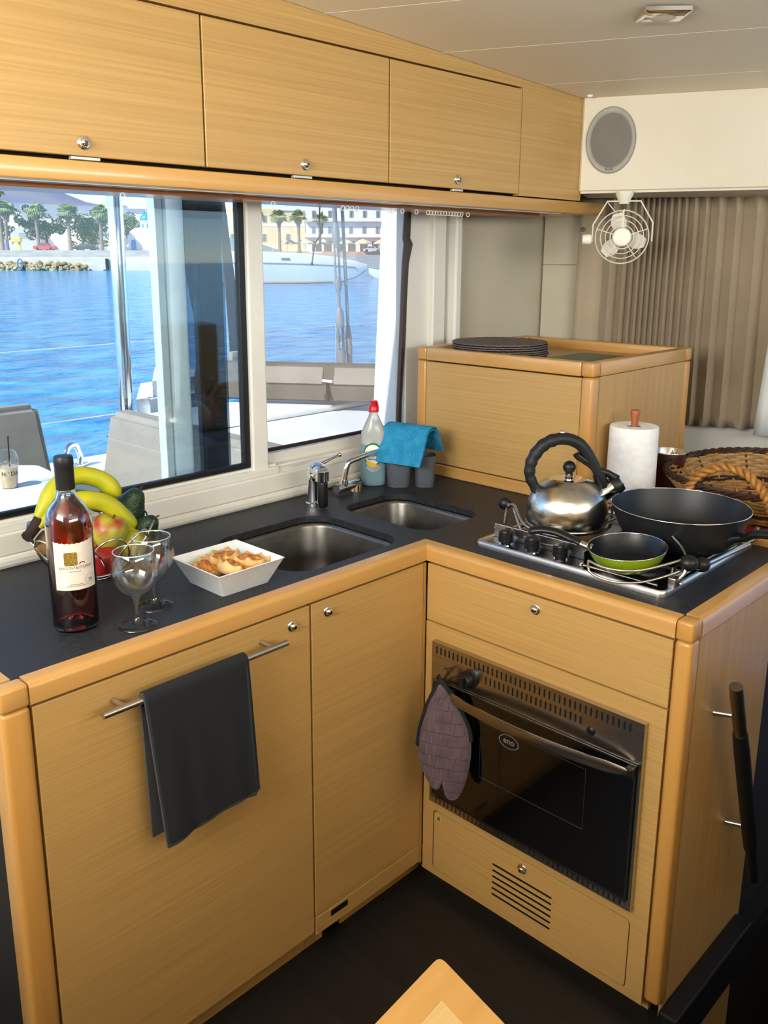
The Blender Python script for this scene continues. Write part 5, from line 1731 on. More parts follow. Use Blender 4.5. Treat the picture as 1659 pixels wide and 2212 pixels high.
# sliding door frame, drape and tinted pane between window and cockpit
df = thing('cockpit_door_frame', 'white and grey cockpit door frame with tinted pane outside the window', 'door frame', (-.1, .75, 0), room=True)
obj('stile', box((-.192, .742, 0), (-.1695, .775, 1.95), .002), mat('alu_stile', 'B9C4CC', .35, .3), df)
obj('pillar', box((-.168, .745, 0), (-.101, .80, 1.95), .012, 3), mat('pale_pillar', 'C3CED8', .4), df, 40)
obj('pane', box((-.100, .752, 0), (.022, .757, 1.95)), pane_mat('tinted_glass', 'A4B0B8', .06), df)
obj('dark_post', box((-.050, .76, 0), (.0226, .80, 1.95), .004), mat('dark_post', '1C2428', .4), df)
obj('edge_profile', box((-.066, .758, 0), (-.058, .775, 1.95)), mat('edge_grey', '7C868C', .35, .5), df)
dp = obj('gathered_drape', loft([[(a, .764, z), (b, .764, z), (b, .79, z), (a, .79, z)] for a, b, z in ((-.102, .018, 1.95), (-.104, .018, 1.63), (-.090, .018, 1.52), (-.070, .018, 1.42), (-.052, .018, 1.31), (-.050, .016, 1.20))], True, True), mat('dark_drape', '1A2326', .9), df, 30)

pl_ = thing('steel_post', 'shiny stainless steel post standing in the cockpit before the sea', 'post', (.447, 2.05, 0))
obj('tube', tube([(-.010, 0, 0), (.006, 0, 2.02)], .0305, 24), mat('mirror_steel', 'D2D4D8', .10, 1), pl_, 60)
obj('flange', lathe([(0, 0), (.06, 0), (.06, .006), (.035, .012), (.032, .02), (0, .02)], 24), CHROME, pl_, 40)
wn = thing('mooring_cleat', 'small chrome mooring cleat on the sunlit deck edge', 'cleat', (.41, 2.50, .55), .4)
obj('arch', tube(spline([(-.045, 0, .0), (-.052, 0, .05), (-.03, 0, .095), (.0, 0, .105), (.03, 0, .095), (.05, 0, .05), (.045, 0, .0)], 5), .014, 12), CHROME, wn, 60)
obj('base', box((-.08, -.03, 0), (.08, .03, .012), .004), CHROME, wn)
for z, lab in ((1.092, 'upper thin white lifeline wire along the boat side'), (.752, 'lower thin white lifeline wire along the boat side')):
    tag(obj('lifeline', tube(spline([(-4, 2.62, z), (-1, 2.62, z - .012), (.5, 2.62, z - .004), (3.4, 2.62, z + .01)], 6), .0022, 6), mat('white_wire', 'DADDE0', .4)), lab, 'wire', 'lifelines')
for k, x in enumerate((-2.6, 2.2)):
    tag(obj('stanchion', tube([(x, 2.62, .55), (x, 2.62, 1.11)], .0125, 12), CHROME, None, 50), ('steel lifeline stanchion toward the stern', 'steel lifeline stanchion beyond the canvas bolster')[k], 'stanchion', 'lifeline stanchions')

# canvas bolster with flaps and strap
CANV = mat('taupe_canvas', '5C554E', .9, color2='675F58', nscale=(10, 10, 10), bump=.2, bscale=(600, 600, 600))
CANL = mat('light_canvas', '8B8178', .9, color2='958B82', nscale=(10, 10, 10), bump=.2, bscale=(600, 600, 600))
bo = thing('canvas_bolster', 'long taupe canvas sail bag with two lighter flaps and black strap', 'sail bag', (1.1, 1.6, .9), room=True)
B0, B1 = Vector((.80, 2.03, 0)), Vector((1.56, .92, 0))
bd_ = (B1 - B0).normalized()
bnrm = Vector((bd_.y, -bd_.x, 0))
if bnrm.dot(CAM - B0) < 0:
    bnrm = -bnrm
BL = (B1 - B0).length


def bol(t, out, z):
    p = B0 + bd_ * t + bnrm * out
    return (p.x, p.y, z)


loops = []
for k in range(13):
    t = BL * k / 12
    loops.append([bol(t, .0, .885), bol(t, .055, .90), bol(t, .062, .97), bol(t, .030, 1.045), bol(t, -.02, 1.052), bol(t, -.06, 1.0), bol(t, -.06, .89)])
obj('bag', loft(loops, True, True), CANV, bo, 40)


def flap(t0, t1):
    L = []
    for t in (t0, (t0 + t1) / 2, t1):
        L.append([bol(t, .036, 1.038), bol(t, .066, .985), bol(t, .070, .972), bol(t, .067, .970), bol(t, .060, .985), bol(t, .030, 1.036)])
    return loft(L, True, True)


obj('flap', flap(.245, .575), CANL, bo, 40)
obj('flap', flap(.625, .95), CANL, bo, 40)
obj('strap', join(tube([bol(.60, .068, .985), bol(.602, .072, .93), bol(.60, .068, .896)], .010, 6, flat=(1, .4)), tube([bol(.60, .072, .93), bol(.602, .078, .905)], [.012, .014], 8)), BLACK, bo, 40)
obj('buckle', tube([bol(.578, .072, .986), bol(.622, .072, .982)], .006, 8), mat('white_buckle', 'E0E0DC', .4), bo, 40)
obj('strap', tube([bol(.235, .068, .975), bol(.235, .072, .93), bol(.235, .066, .90)], .009, 6), BLACK, bo, 40)
sl = thing('hanging_canvas_strap', 'tapered taupe canvas strip hanging down outside the tinted pane', 'canvas strip', (1.0, 2.05, .98), room=True)
obj('strip', loft([[(a, 2.05, z), (b, 2.05, z), (b, 2.056, z), (a, 2.056, z)] for a, b, z in ((.94, .965, 1.95), (.956, .988, 1.742), (.975, 1.03, 1.40), (.990, 1.066, 1.05))], True, True), CANV, sl, 30)
obj('cuff', box((.985, 2.03, 1.02), (1.078, 2.07, 1.075), .01), CANL, sl, 40)
obj('hem', box((.998, 2.04, .962), (1.068, 2.066, 1.02), .012), mat('charcoal_canvas', '2C2B2C', .9), sl, 40)

# rigging screws
for k, (xt, xb, lab) in enumerate(((1.603, 1.648, 'thicker grey rigging wire with open turnbuckle outside the right pane'), (1.655, 1.704, 'thinner grey rigging wire beside the turnbuckle'))):
    rg = thing('rigging_wire', lab, 'rigging', (xb, 2.0, .88), room=True, group='rigging wires')
    RM = mat('rigging_grey', '8D9094', .45, .3)

    def rp(z, xt=xt, xb=xb):
        return (xb + (xt - xb) * (z - .97) / (1.75 - .97), 2.0, z)
    if k == 0:
        obj('wire', join(tube([rp(2.3), rp(1.66)], .011, 8), tube([rp(1.36), rp(1.18)], .009, 8)), RM, rg, 50)
        obj('toggle', tube([rp(1.66), rp(1.62), rp(1.58), rp(1.54)], [.012, .020, .020, .012], 10), RM, rg, 50)
        for s_ in (-1, 1):
            obj('frame_bar', tube([(rp(1.56)[0] + s_ * .014, 2.0, 1.56), (rp(1.38)[0] + s_ * .014, 2.0, 1.38)], .0055, 8), RM, rg, 50)
            obj('frame_bar', tube([(rp(1.17)[0] + s_ * .017, 2.0, 1.17), (rp(1.02)[0] + s_ * .017, 2.0, 1.02)], .0065, 8), RM, rg, 50)
        obj('toggle', tube([rp(1.40), rp(1.37), rp(1.33)], [.014, .022, .012], 10), RM, rg, 50)
        obj('turnbuckle', join(tube([rp(1.25), rp(1.22), rp(1.15)], [.012, .022, .022], 10), tube([rp(1.04), rp(1.02), rp(.95), rp(.90)], [.022, .024, .018, .010], 10), tube([rp(1.11), rp(1.08)], .012, 8)), RM, rg, 50)
    else:
        obj('wire', tube([rp(2.3), rp(1.15)], .0085, 8), RM, rg, 50)
        obj('terminal', tube([rp(1.16), rp(1.10), rp(1.02), rp(.90)], [.009, .018, .016, .012], 10), RM, rg, 50)
cord_ = thing('knotted_cord', 'thin black cord with a knot dangling outside the right pane', 'cord', (.28, .65, 1.48), room=True)
obj('line', tube(spline([(.283, .65, 1.70), (.2795, .65, 1.64), (.277, .65, 1.59), (.2853, .65, 1.5657), (.2800, .65, 1.556), (.2589, .65, 1.530), (.252, .65, 1.502), (.2474, .65, 1.4777)], 6), .0021, 6), BLACK, cord_, 60)
obj('knot', join(xf(ball(.0055, 10, 8, (1, 1, 1.5)), (.2845, .65, 1.566)), tube([(.285, .65, 1.566), (.2895, .65, 1.588)], .0030, 6)), BLACK, cord_, 60)
obj('whipped_end', tube([(.2474, .65, 1.481), (.2465, .65, 1.474)], .0036, 6), BLACK, cord_)
struct('pillar_cabin_side', ([(.66, .63, 1.75), (.655, .765, 1.75), (.80, .765, 1.75), (.80, .63, 1.75), (.60, .63, .86), (.595, .757, .86), (.80, .757, .86), (.80, .63, .86)], [(0, 1, 2, 3), (7, 6, 5, 4), (0, 4, 5, 1), (1, 5, 6, 2), (2, 6, 7, 3), (3, 7, 4, 0)]), GEL)

# ================================================================== harbour
SEA = -1.0
sea_m = mat('sea_water', '1480BE', .10, color2='5CB2E0', nscale=(.9, .9, .9), ndetail=4, spec=.4, ior=1.33, contrast=(.38, .66))  # lighter blue patches paint sky reflections into the water colour
n_, l_ = sea_m.node_tree.nodes, sea_m.node_tree.links
_mp = next(x for x in n_ if x.type == 'MAPPING')
_mp.inputs['Rotation'].default_value = (0, 0, -BEAR)
_mp.inputs['Scale'].default_value = (.75, 1.1, 1)
tc_ = n_.new('ShaderNodeTexCoord')
prev = None
for sc_w, st_w, di in (((.7, 1.1, 1), 1.0, .35), ((1.6, 3.6, 1), .9, .10), ((6, 12, 1), .6, .03)):
    mp = n_.new('ShaderNodeMapping')
    mp.inputs['Rotation'].default_value = (0, 0, -BEAR)
    mp.inputs['Scale'].default_value = sc_w
    l_.new(tc_.outputs['Object'], mp.inputs['Vector'])
    nz = n_.new('ShaderNodeTexNoise')
    nz.inputs['Scale'].default_value = 1
    nz.inputs['Detail'].default_value = 3
    nz.inputs['Distortion'].default_value = .6
    l_.new(mp.outputs['Vector'], nz.inputs['Vector'])
    bp = n_.new('ShaderNodeBump')
    bp.inputs['Strength'].default_value = st_w
    bp.inputs['Distance'].default_value = di
    l_.new(nz.outputs['Fac'], bp.inputs['Height'])
    if prev:
        l_.new(prev.outputs['Normal'], bp.inputs['Normal'])
    prev = bp
l_.new(prev.outputs['Normal'], n_['Principled BSDF'].inputs['Normal'])
sea = struct('sea', ([(-1500, -300, 0), (1500, -300, 0), (1500, 1500, 0), (-1500, 1500, 0)], [(0, 1, 2, 3)]), sea_m)
sea.location = (0, 0, SEA)
sea['label'] = 'rippled blue harbour water'

STONE = mat('quay_concrete', 'C6BCAC', .85, color2='D6CDBE', nscale=(.6, .6, 1.5))
GREYW = mat('grey_harbour_wall', '8A8A90', .85, color2='A09F9F', nscale=(.5, .5, 2))
WALLW = mat('white_plaster', 'E4DFD6', .85, color2='ECE8E0', nscale=(.6, .6, .6))
LAND = mat('promenade_ground', 'B2836A', .9, color2='C09480', nscale=(.2, .2, .2))


def shore_part(name, vf, m, d, s, z, smooth=None, kind='structure'):
    o = obj(name, vf, m, None, smooth)
    o.location = ashore(d, s, z)
    o.rotation_euler = (0, 0, BEAR)
    if kind:
        o['kind'] = kind
    return o


shore_part('quay_near', join(box((-160, 0, -3), (0, 14, 1.5 - SEA - 1.0 + 0)), ), STONE, 165, -36, 0)
shore_part('wall_harbour', box((-160, 2.6, 1.4), (0, 3.2, 2.62), .05), GREYW, 165, -36, 0)
shore_part('quay_far', join(box((-34, 0, -3), (220, 12, 2.0)), box((-36.4, -2, -3), (-33.6, 12, 1.9))), GREYW, 205, 0, 0)
shore_part('ground_promenade', join(box((-420, 3.2, 1.2), (420, 300, 2.70))), LAND, 206, 0, 0)
shore_part('ground_promenade', box((-130, 3.3, 1.2), (0, 60, 2.66)), LAND, 165, -36, 0)
# hills behind the town
hv, hf = [], []
prof_h = [(-900, 40), (-560, 70), (-420, 78), (-369, 76), (-341, 74), (-310, 64), (-285, 55), (-250, 50), (-220, 47), (-160, 46), (-109, 49), (-60, 45), (0, 40), (120, 44), (260, 30), (500, 20)]
for i, (s_, h) in enumerate(prof_h):
    for j, (dd, hh) in enumerate(((0, 0), (60, .55), (140, .85), (220, 1.0), (420, .8))):
        hv.append((s_, dd, (h - 2) * hh * (1 + .03 * math.sin(i * 2.1 + j)) + 2))
for i in range(len(prof_h) - 1):
    for j in range(4):
        a = i * 5 + j
        hf.append((a, a + 5, a + 6, a + 1))
shore_part('hills', (hv, hf), mat('hazy_hill', '7C809C', .95, color2='98968F', nscale=(.012, .012, .03)), 690, 0, 0, 60)['label'] = 'bare hills painted in bluish haze behind the town'  # distance haze is mixed into the hill colour

# rocks at the foot of the quay
rk = []
rnd = random.Random(3)
for k in range(260):
    s_ = rnd.uniform(-62, -15.5)
    t = rnd.random()
    r_ = rnd.uniform(.28, .62)
    v, f = ball(1, 7, 5)
    v = [(p[0] * r_ * rnd.uniform(.75, 1.25), p[1] * r_ * rnd.uniform(.75, 1.25), p[2] * r_ * .75 * rnd.uniform(.75, 1.25)) for p in v]
    rk.append(xf((v, f), (s_, -1.7 + 1.6 * t, -1.05 + 1.5 * t), (0, 0, rnd.random() * 3)))
o = shore_part('rock_revetment', join(*rk), mat('shore_rock', '94805C', .9, color2='B5A684', nscale=(.8, .8, .8), bump=.5), 165, -36, 0, None, 'stuff')
tag(o, 'heap of tan boulders along the foot of the quay', 'rocks', kind='stuff')

# ---- vegetation
PALMG = mat('palm_frond', '5F7A34', .6, color2='A3A868', nscale=(1.2, 1.2, 1.2))
PALMD = mat('palm_dead_leaf', 'A98F5C', .9, color2='8A744A', nscale=(2, 2, 2))
TRUNK = mat('palm_trunk', '7A6A5A', .9, color2='968674', nscale=(1, 1, 7), bump=.6)
LEAF = mat('tree_leaf', '28401F', .7, color2='48602F', nscale=(.7, .7, .7))
LEAF2 = mat('tree_leaf_light', '5C7040', .7, color2='7D8C56', nscale=(.7, .7, .7))
BARK = mat('tree_bark', '4A3A2C', .9)


def palm(name, label, d, s, z0, h, rc, seed, group):
    rnd = random.Random(seed)
    t = thing(name, label, 'palm', ashore(d, s, z0), BEAR, group)
    lean = rnd.uniform(-.25, .25)
    obj('trunk', tube([(lean * q * q, 0, h * q) for q in (0, .1, .3, .5, .7, .82, .92, 1)], [.48, .38, .33, .32, .34, .48, .5, .3], 10), TRUNK, t, 60)
    V, F = [], []

    def leaf(a, el, L, droop):
        ca, sa_ = math.cos(a), math.sin(a)
        k0 = len(V)
        nfan = 9
        r0 = L * .35
        base = Vector((lean + ca * math.cos(el) * r0, sa_ * math.cos(el) * r0, h + math.sin(el) * r0))
        dirn = Vector((ca * math.cos(el), sa_ * math.cos(el), math.sin(el)))
        side = Vector((-sa_, ca, 0))
        upv = side.cross(dirn)
        root = Vector((lean, 0, h))
        V.extend([tuple(root + side * .03), tuple(root - side * .03), tuple(base)])
        F.append((k0, k0 + 1, k0 + 2))
        for q in range(nfan):
            b = (q / (nfan - 1) - .5) * 2.5
            dq = dirn * math.cos(b) + side * math.sin(b)
            tip = base + dq * L * .65 * (1 - .15 * abs(b)) - Vector((0, 0, droop * L * .35))
            mid = base + dq * L * .36
            wv = dq.cross(upv).normalized() * L * .055
            kk = len(V)
            V.extend([tuple(base), tuple(mid + wv), tuple(tip), tuple(mid - wv)])
            F.append((kk, kk + 1, kk + 2, kk + 3))
    for q in range(34):
        leaf(rnd.uniform(0, 2 * PI), math.asin(rnd.uniform(-.35, .95)), rc * rnd.uniform(.8, 1.1), rnd.uniform(.1, .9))
    obj('crown', (V, F), PALMG, t, recalc=False)['kind'] = 'stuff'
    V, F = [], []
    for q in range(14):
        leaf(rnd.uniform(0, 2 * PI), rnd.uniform(-1.2, -.5), rc * .55, .6)
    obj('skirt', (V, F), PALMD, t, recalc=False)['kind'] = 'stuff'
    return t


palm('palm_tree', 'tall palm at the frame edge, its crown above the others', 186, -75.6, 2.6, 12.0, 2.6, 1, 'palms along the quay')
palm('palm_tree', 'palm behind the yellow phone booth, leftmost of the row', 175, -70.2, 2.6, 7.6, 2.7, 2, 'palms along the quay')
palm('palm_tree', 'palm directly behind the red car', 175, -64.1, 2.6, 7.2, 2.7, 3, 'palms along the quay')
palm('palm_tree', 'palm between the red car and the dark car', 175, -57.9, 2.6, 6.9, 2.7, 4, 'palms along the quay')
palm('palm_tree', 'palm half hidden by the steel post', 175, -51.8, 2.6, 6.9, 2.5, 5, 'palms along the quay')
palm('palm_tree', 'palm in front of the yellow building, by the window mullion', 214, -26.3, 2.6, 7.6, 2.7, 6, 'palms along the far promenade')
palm('palm_tree', 'palm above the grey canvas of the motor yacht', 214, -21.0, 2.6, 7.9, 2.7, 7, 'palms along the far promenade')
palm('palm_tree', 'palm at the junction of the yellow building and the hotel', 209, -16.0, 2.6, 7.6, 2.7, 8, 'palms along the far promenade')
palm('palm_tree', 'palm beside the dangling black cord, in front of the hotel', 214, -11.4, 2.6, 7.5, 2.5, 9, 'palms along the far promenade')


def tree(label, d, s, z0, h, rx, rz, seed, m, group='leafy trees behind the palms'):
    rnd = random.Random(seed)
    t = thing('broadleaf_tree', label, 'tree', ashore(d, s, z0), BEAR, group)
    obj('trunk', tube([(0, 0, 0), (.1, 0, h * .3), (-.1, 0, h * .6)], [.35, .28, .15], 8), BARK, t, 60)
    V, F = [], []
    cl = [(rnd.gauss(0, .45) * rx, rnd.gauss(0, .4) * rx, h * .62 + rnd.gauss(0, .42) * rz, rnd.uniform(.35, .6)) for _ in range(16)]
    for cx, cyy, cz, rr in cl:
        for q in range(110):
            a, b = rnd.uniform(0, 2 * PI), math.acos(rnd.uniform(-1, 1))
            p = Vector((cx + rr * rx * .55 * math.sin(b) * math.cos(a), cyy + rr * rx * .55 * math.sin(b) * math.sin(a), max(.4, cz + rr * rz * .6 * math.cos(b))))
            u_ = Vector((rnd.gauss(0, 1), rnd.gauss(0, 1), rnd.gauss(0, 1))).normalized()
            v_ = u_.orthogonal().normalized()
            sz = rnd.uniform(.14, .3)
            k0 = len(V)
            V.extend([tuple(p + u_ * sz), tuple(p + v_ * sz * .6), tuple(p - u_ * sz), tuple(p - v_ * sz * .6)])
            F.append((k0, k0 + 1, k0 + 2, k0 + 3))
    obj('crown', (V, F), m, t, recalc=False)['kind'] = 'stuff'
    return t


tree('dark green tree left of the white memorial wall', 192, -79, 2.6, 6.5, 4, 3, 21, LEAF)
tree('dark leafy tree overhanging the memorial wall', 193, -73.5, 2.6, 7, 3.4, 3, 22, LEAF)
tree('dark leafy tree behind the red car', 180.5, -64.5, 2.6, 7, 4, 3.2, 23, LEAF)
tree('broad dark tree between the second and third palm', 197, -62.5, 2.6, 7.4, 4, 3.4, 24, LEAF)
tree('dark tree behind the dark car', 185, -57, 2.6, 7, 4, 3.2, 25, LEAF)
tree('pale green tree above the others behind the third palm', 213, -63, 2.6, 9.2, 4, 3, 26, LEAF2)
tree('pale green tree beside the steel post', 199, -52, 2.6, 8.5, 4.2, 3.4, 27, LEAF2)
tree('pale green tree behind the domed church', 205, -48.5, 2.6, 9.8, 4.2, 3.6, 28, LEAF2)

# ---- small things on the quay
def ob(parent, name, p0, p1, m, bevel=0):
    return obj(name, box(p0, p1, bevel), m, parent)


CARB = {}


def car(label, s, d, L, hgt, m, seed):
    t = thing('parked_car', label, 'car', ashore(d, s, 2.66), BEAR)
    body = [(-.5, .16), (-.5, .52), (-.46, .60), (-.30, .64), (-.22, .96), (-.16, 1.0), (.12, 1.0), (.22, .66), (.44, .58), (.5, .46), (.5, .16)]
    loops = []
    for y, k in ((-.82, .94), (-.86, 1.0), (.86, 1.0), (.82, .94)):
        loops.append([(x * L * (1 if y * y < .7 else .985), y, .18 + (z - .16) * hgt * k) for x, z in body])
    obj('body', loft(loops, True, True), m, t, 30)
    for a, b in ((-.235, -.07), (-.045, .10)):
        obj('side_window', ([(a * L, -.885, .18 + .52 * hgt), (b * L + .12, -.885, .18 + .52 * hgt), (b * L, -.875, .18 + .78 * hgt), (a * L + .12, -.875, .18 + .78 * hgt), (a * L, -.80, .18 + .52 * hgt), (b * L + .12, -.80, .18 + .52 * hgt), (b * L, -.80, .18 + .78 * hgt), (a * L + .12, -.80, .18 + .78 * hgt)], [(0, 1, 2, 3), (7, 6, 5, 4), (0, 4, 5, 1), (1, 5, 6, 2), (2, 6, 7, 3), (3, 7, 4, 0)]), mat('car_glass', '4A555C', .1), t)
    for x in (-.31, .31):
        for y in (-.86, .70):
            obj('wheel', tube([(x * L, y, .30), (x * L, y + .18, .30)], .30, 16), mat('tyre', '15151A', .8), t, 40)
    for y in (-.7, .45):
        obj('lamp', box((-.505 * L, y, .55), (-.495 * L, y + .25, .75)), mat('car_lamp', 'B03028', .3), t)
    return t


car('red hatchback parked behind the grey harbour wall', -61.2, 170.5, 4.1, 1.40, mat('red_paint', 'C8242C', .3, coat=.5), 1)
car('dark blue car parked behind the grey harbour wall', -53.5, 170.5, 4.5, 1.20, mat('navy_paint', '151C2C', .3, coat=.5), 2)
car('pale silver car by the distant quay beyond the yacht', 1.0, 209, 4.2, 1.3, mat('silver_paint', 'B8BCC0', .3, coat=.5), 3)
ph = thing('phone_booth', 'yellow open phone booth on the promenade', 'phone booth', ashore(171.5, -66.8, 2.66), BEAR)
YL = mat('yellow_enamel', 'E2B41C', .5)
ob(ph, 'post', (.15, -.1, 0), (.55, .1, 1.5), YL)
ob(ph, 'hood', (-1.0, -.35, 1.5), (.75, .35, 2.35), YL, .12)
ob(ph, 'side_panel', (-1.0, -.35, 1.1), (-.92, .35, 1.6), YL)
ob(ph, 'telephone', (.2, -.22, 1.15), (.5, -.1, 1.65), mat('phone_grey', '55585C', .5))


def person(label, s, d, m, seed):
    t = thing('person', label, 'person', ashore(d, s, 2.66), BEAR)
    me = bpy.data.meshes.new('body')
    P_ = [(0, 0, .92), (0, 0, 1.15), (0, 0, 1.42), (0, 0, 1.53), (0, 0, 1.66), (-.10, 0, .9), (-.12, .03, .5), (-.13, .0, .06), (-.13, -.12, .03), (.10, 0, .9), (.12, -.03, .5), (.14, .04, .06), (.14, -.09, .03), (-.19, 0, 1.40), (-.25, .02, 1.12), (-.22, -.08, .88), (.19, 0, 1.40), (.25, -.02, 1.12), (.22, -.12, .90)]
    E_ = [(0, 1), (1, 2), (2, 3), (3, 4), (0, 5), (5, 6), (6, 7), (7, 8), (0, 9), (9, 10), (10, 11), (11, 12), (2, 13), (13, 14), (14, 15), (2, 16), (16, 17), (17, 18)]
    R_ = [.15, .14, .15, .06, .105, .085, .06, .045, .04, .085, .06, .045, .04, .06, .045, .035, .06, .045, .035]
    me.from_pydata(P_, E_, [])
    o = bpy.data.objects.new('body', me)
    COL.objects.link(o)
    o.parent = t
    sk_ = o.modifiers.new('skin', 'SKIN')
    for i, v in enumerate(me.skin_vertices[0].data if me.skin_vertices else []):
        v.radius = (R_[i], R_[i])
    if not me.skin_vertices:
        pass
    o.modifiers.new('smooth', 'SUBSURF').levels = 1
    me.materials.append(m)
    obj('hair', xf(ball(.115, 10, 7, (1, 1, .8)), (0, .02, 1.70)), mat('dark_hair', '1E1814', .8), t, 60)
    return t


person('person in blue clothes standing by the phone booth', -68.9, 171.5, mat('blue_clothes', '2C6CC0', .8), 1)
person('distant person in pale clothes walking on the far promenade', 2.6, 208, mat('pale_clothes', 'B8B0AC', .8), 2)
person('distant person in violet clothes on the far promenade', 3.8, 208, mat('violet_clothes', '6E6AA8', .8), 3)
mw_ = thing('memorial_wall', 'white memorial wall with lines of lettering among the trees', 'wall', ashore(186, -71.0, 2.66), BEAR)
obj('slab', (lambda v: ([(p[0], p[2], p[1]) for p in v[0]], v[1]))(prism([(-2.8, 0), (2.9, 0), (2.9, 1.9), (1.2, 4.2), (-.9, 4.9), (-2.8, 3.4)], 0, .5)), mat('pale_slab', 'AEB2B4', .8), mw_)
for k in range(3):
    w = 1.2 - .15 * k
    obj('inscription_line', join(*[box((-1.0 + q * .26, -.02, 3.3 - k * .42), (-1.0 + q * .26 + .18, 0, 3.5 - k * .42)) for q in range(int(w / .13))]), mat('slab_letters', '4C5058', .7), mw_)
bl = thing('mooring_rope_coil', 'blue rope coil hanging over the quay edge', 'rope', ashore(162.9, -63.3, .1), BEAR)
obj('coil', tube([(.45 * math.cos(2 * PI * k / 20), -.1, .1 + .85 * math.sin(2 * PI * k / 20)) for k in range(20)], .12, 6, True), mat('blue_rope', '3C86C4', .8), bl, 60)
tag(shore_part('mooring_line', tube(spline([(0, 0, .25), (.9, -.4, .0), (2.0, -.7, -.35)], 5), .06, 5), mat('green_rope', '3CA878', .8), 163.4, -60.3, -.45, 60, None), 'short green mooring line over the boulders', 'rope')
bq = thing('mooring_bollard', 'dark fender post on the concrete quay face', 'bollard', ashore(164.7, -48.0, -.6), BEAR)
ob(bq, 'post', (-.25, -.3, -.2), (.2, .2, 1.75), mat('dark_timber', '3A3430', .8), .05)
ob(bq, 'concrete_face', (-1.0, -.1, -.2), (-.25, .2, 1.7), STONE)

# ---- church
chh = thing('domed_church', 'small white church with sky blue dome and door', 'church', ashore(180, -45.6, 2.66), BEAR)
BLU = mat('church_blue', '2C86C8', .5)
ob(chh, 'nave', (-2.4, 0, 0), (3.0, 7, 3.0), WALLW, .05)
obj('vault', (lambda v: ([(p[0], p[2], p[1]) for p in v[0]], v[1]))(prism([(-2.2 + 1.1 - 1.1 * math.cos(PI * k / 12) * 2.2 + 1.3, 3.0 + 1.5 * math.sin(PI * k / 12)) for k in range(13)], .05, 6.9)), WALLW, chh)
obj('drum', xf(lathe([(0, 3.5), (1.25, 3.5), (1.25, 5.7), (1.4, 5.75), (1.4, 5.9), (0, 5.9)], 20), (.7, 3.2, 0)), WALLW, chh, 30)
for k in range(8):
    a = 2 * PI * k / 8 + PI / 8
    obj('drum_window', xf(box((-.16, -1.32, 4.3), (.16, -1.2, 5.3), .03), (.7, 3.2, 0), (0, 0, a)), BLU, chh)
obj('dome', xf(lathe([(1.32 * math.cos(PI / 2 * k / 10), 5.9 + 1.5 * math.sin(PI / 2 * k / 10)) for k in range(11)], 28), (.7, 3.2, 0)), BLU, chh, 60)
obj('cross', xf(join(box((-.04, -.04, 7.4), (.04, .04, 8.1)), box((-.2, -.04, 7.75), (.2, .04, 7.85))), (.7, 3.2, 0)), WALLW, chh)
dr_ = obj('door', (lambda v: ([(p[0], p[2] - .1, p[1]) for p in v[0]], v[1]))(prism([(-1.75, 0), (-.8, 0), (-.8, 1.7)] + [(-1.275 + .475 * math.cos(PI * k / 8), 1.7 + .45 * math.sin(PI * k / 8)) for k in range(1, 8)] + [(-1.75, 1.7)], 0, .12)), BLU, chh)
ob(chh, 'annex', (-3.6, .5, 0), (-2.4, 6, 2.4), WALLW, .05)

# ---- buildings of the town
SHUT = mat('grey_shutter', '7E868A', .7)
PANE = mat('dark_pane', '3C444A', .2)


def window(parent, x, z, w, h, y=0):
    f = obj('window', join(box((x - w / 2 - .1, y - .08, z - .1), (x + w / 2 + .1, y + .05, z + h + .1))), WALLW, parent)
    obj('pane', box((x - w / 2, y - .10, z), (x + w / 2, y - .07, z + h)), PANE, f)
    for s_ in (-1, 1):
        obj('shutter', box((x + s_ * w * .27 - w * .2, y - .13, z), (x + s_ * w * .27 + w * .2, y - .10, z + h)), SHUT, f)
    return f


ht = thing('hotel_building', 'white three storey hotel facing the water with grey shuttered windows', 'building', ashore(225, 0, 2.66), BEAR)
ob(ht, 'facade', (-15.6, 0, 0), (9.5, 12, 12.25), mat('hotel_white', 'E2E0E0', .85, color2='EBE9E8', nscale=(.4, .4, .4)))
ob(ht, 'cornice', (-15.8, -.25, 11.9), (9.7, 0, 12.3), WALLW)
for z in (7.35, 3.55):
    ob(ht, 'balcony_slab', (-15.6, -1.3, z), (9.5, 0, z + .22), WALLW)
    ob(ht, 'balcony_parapet', (-15.6, -1.32, z + .22), (9.5, -1.2, z + .85), WALLW)
for x in (-13.4, -9.4, -4.1, -.8, 2.5, 5.6):
    window(ht, x, 8.1, 1.0, 1.85)
    window(ht, x - .1, 4.3, 1.0, 1.8)
for x in range(-14, 9, 3):
    ob(ht, 'ground_arch', (x, -.05, 0), (x + 1.9, .1, 2.6), mat('dark_opening', '5A5350', .8))
yb_ = thing('yellow_building', 'pale yellow stepped building beside the hotel', 'building', ashore(226, 0, 2.66), BEAR)
YW = mat('pale_yellow_plaster', 'D9C99A', .85, color2='E2D4AA', nscale=(.4, .4, .4))
ob(yb_, 'ground_block', (-42, 0, 0), (-15.8, 12, 6.2), YW)
ob(yb_, 'upper_block', (-40, 2.5, 6.2), (-22.5, 12, 10.6), YW)
ob(yb_, 'right_block', (-22.4, 1.0, 6.2), (-15.9, 12, 9.6), YW)
ob(yb_, 'terrace_wall', (-42, -.1, 6.2), (-15.8, .05, 6.9), WALLW)
for x in (-38, -34, -30, -26, -20):
    window(yb_, x, 2.6, 1.1, 1.8)
for x in (-36, -31, -26):
    window(yb_, x, 7.2, 1.1, 1.8, 2.5)
AWN = mat('cream_awning', 'CFC0A4', .85)
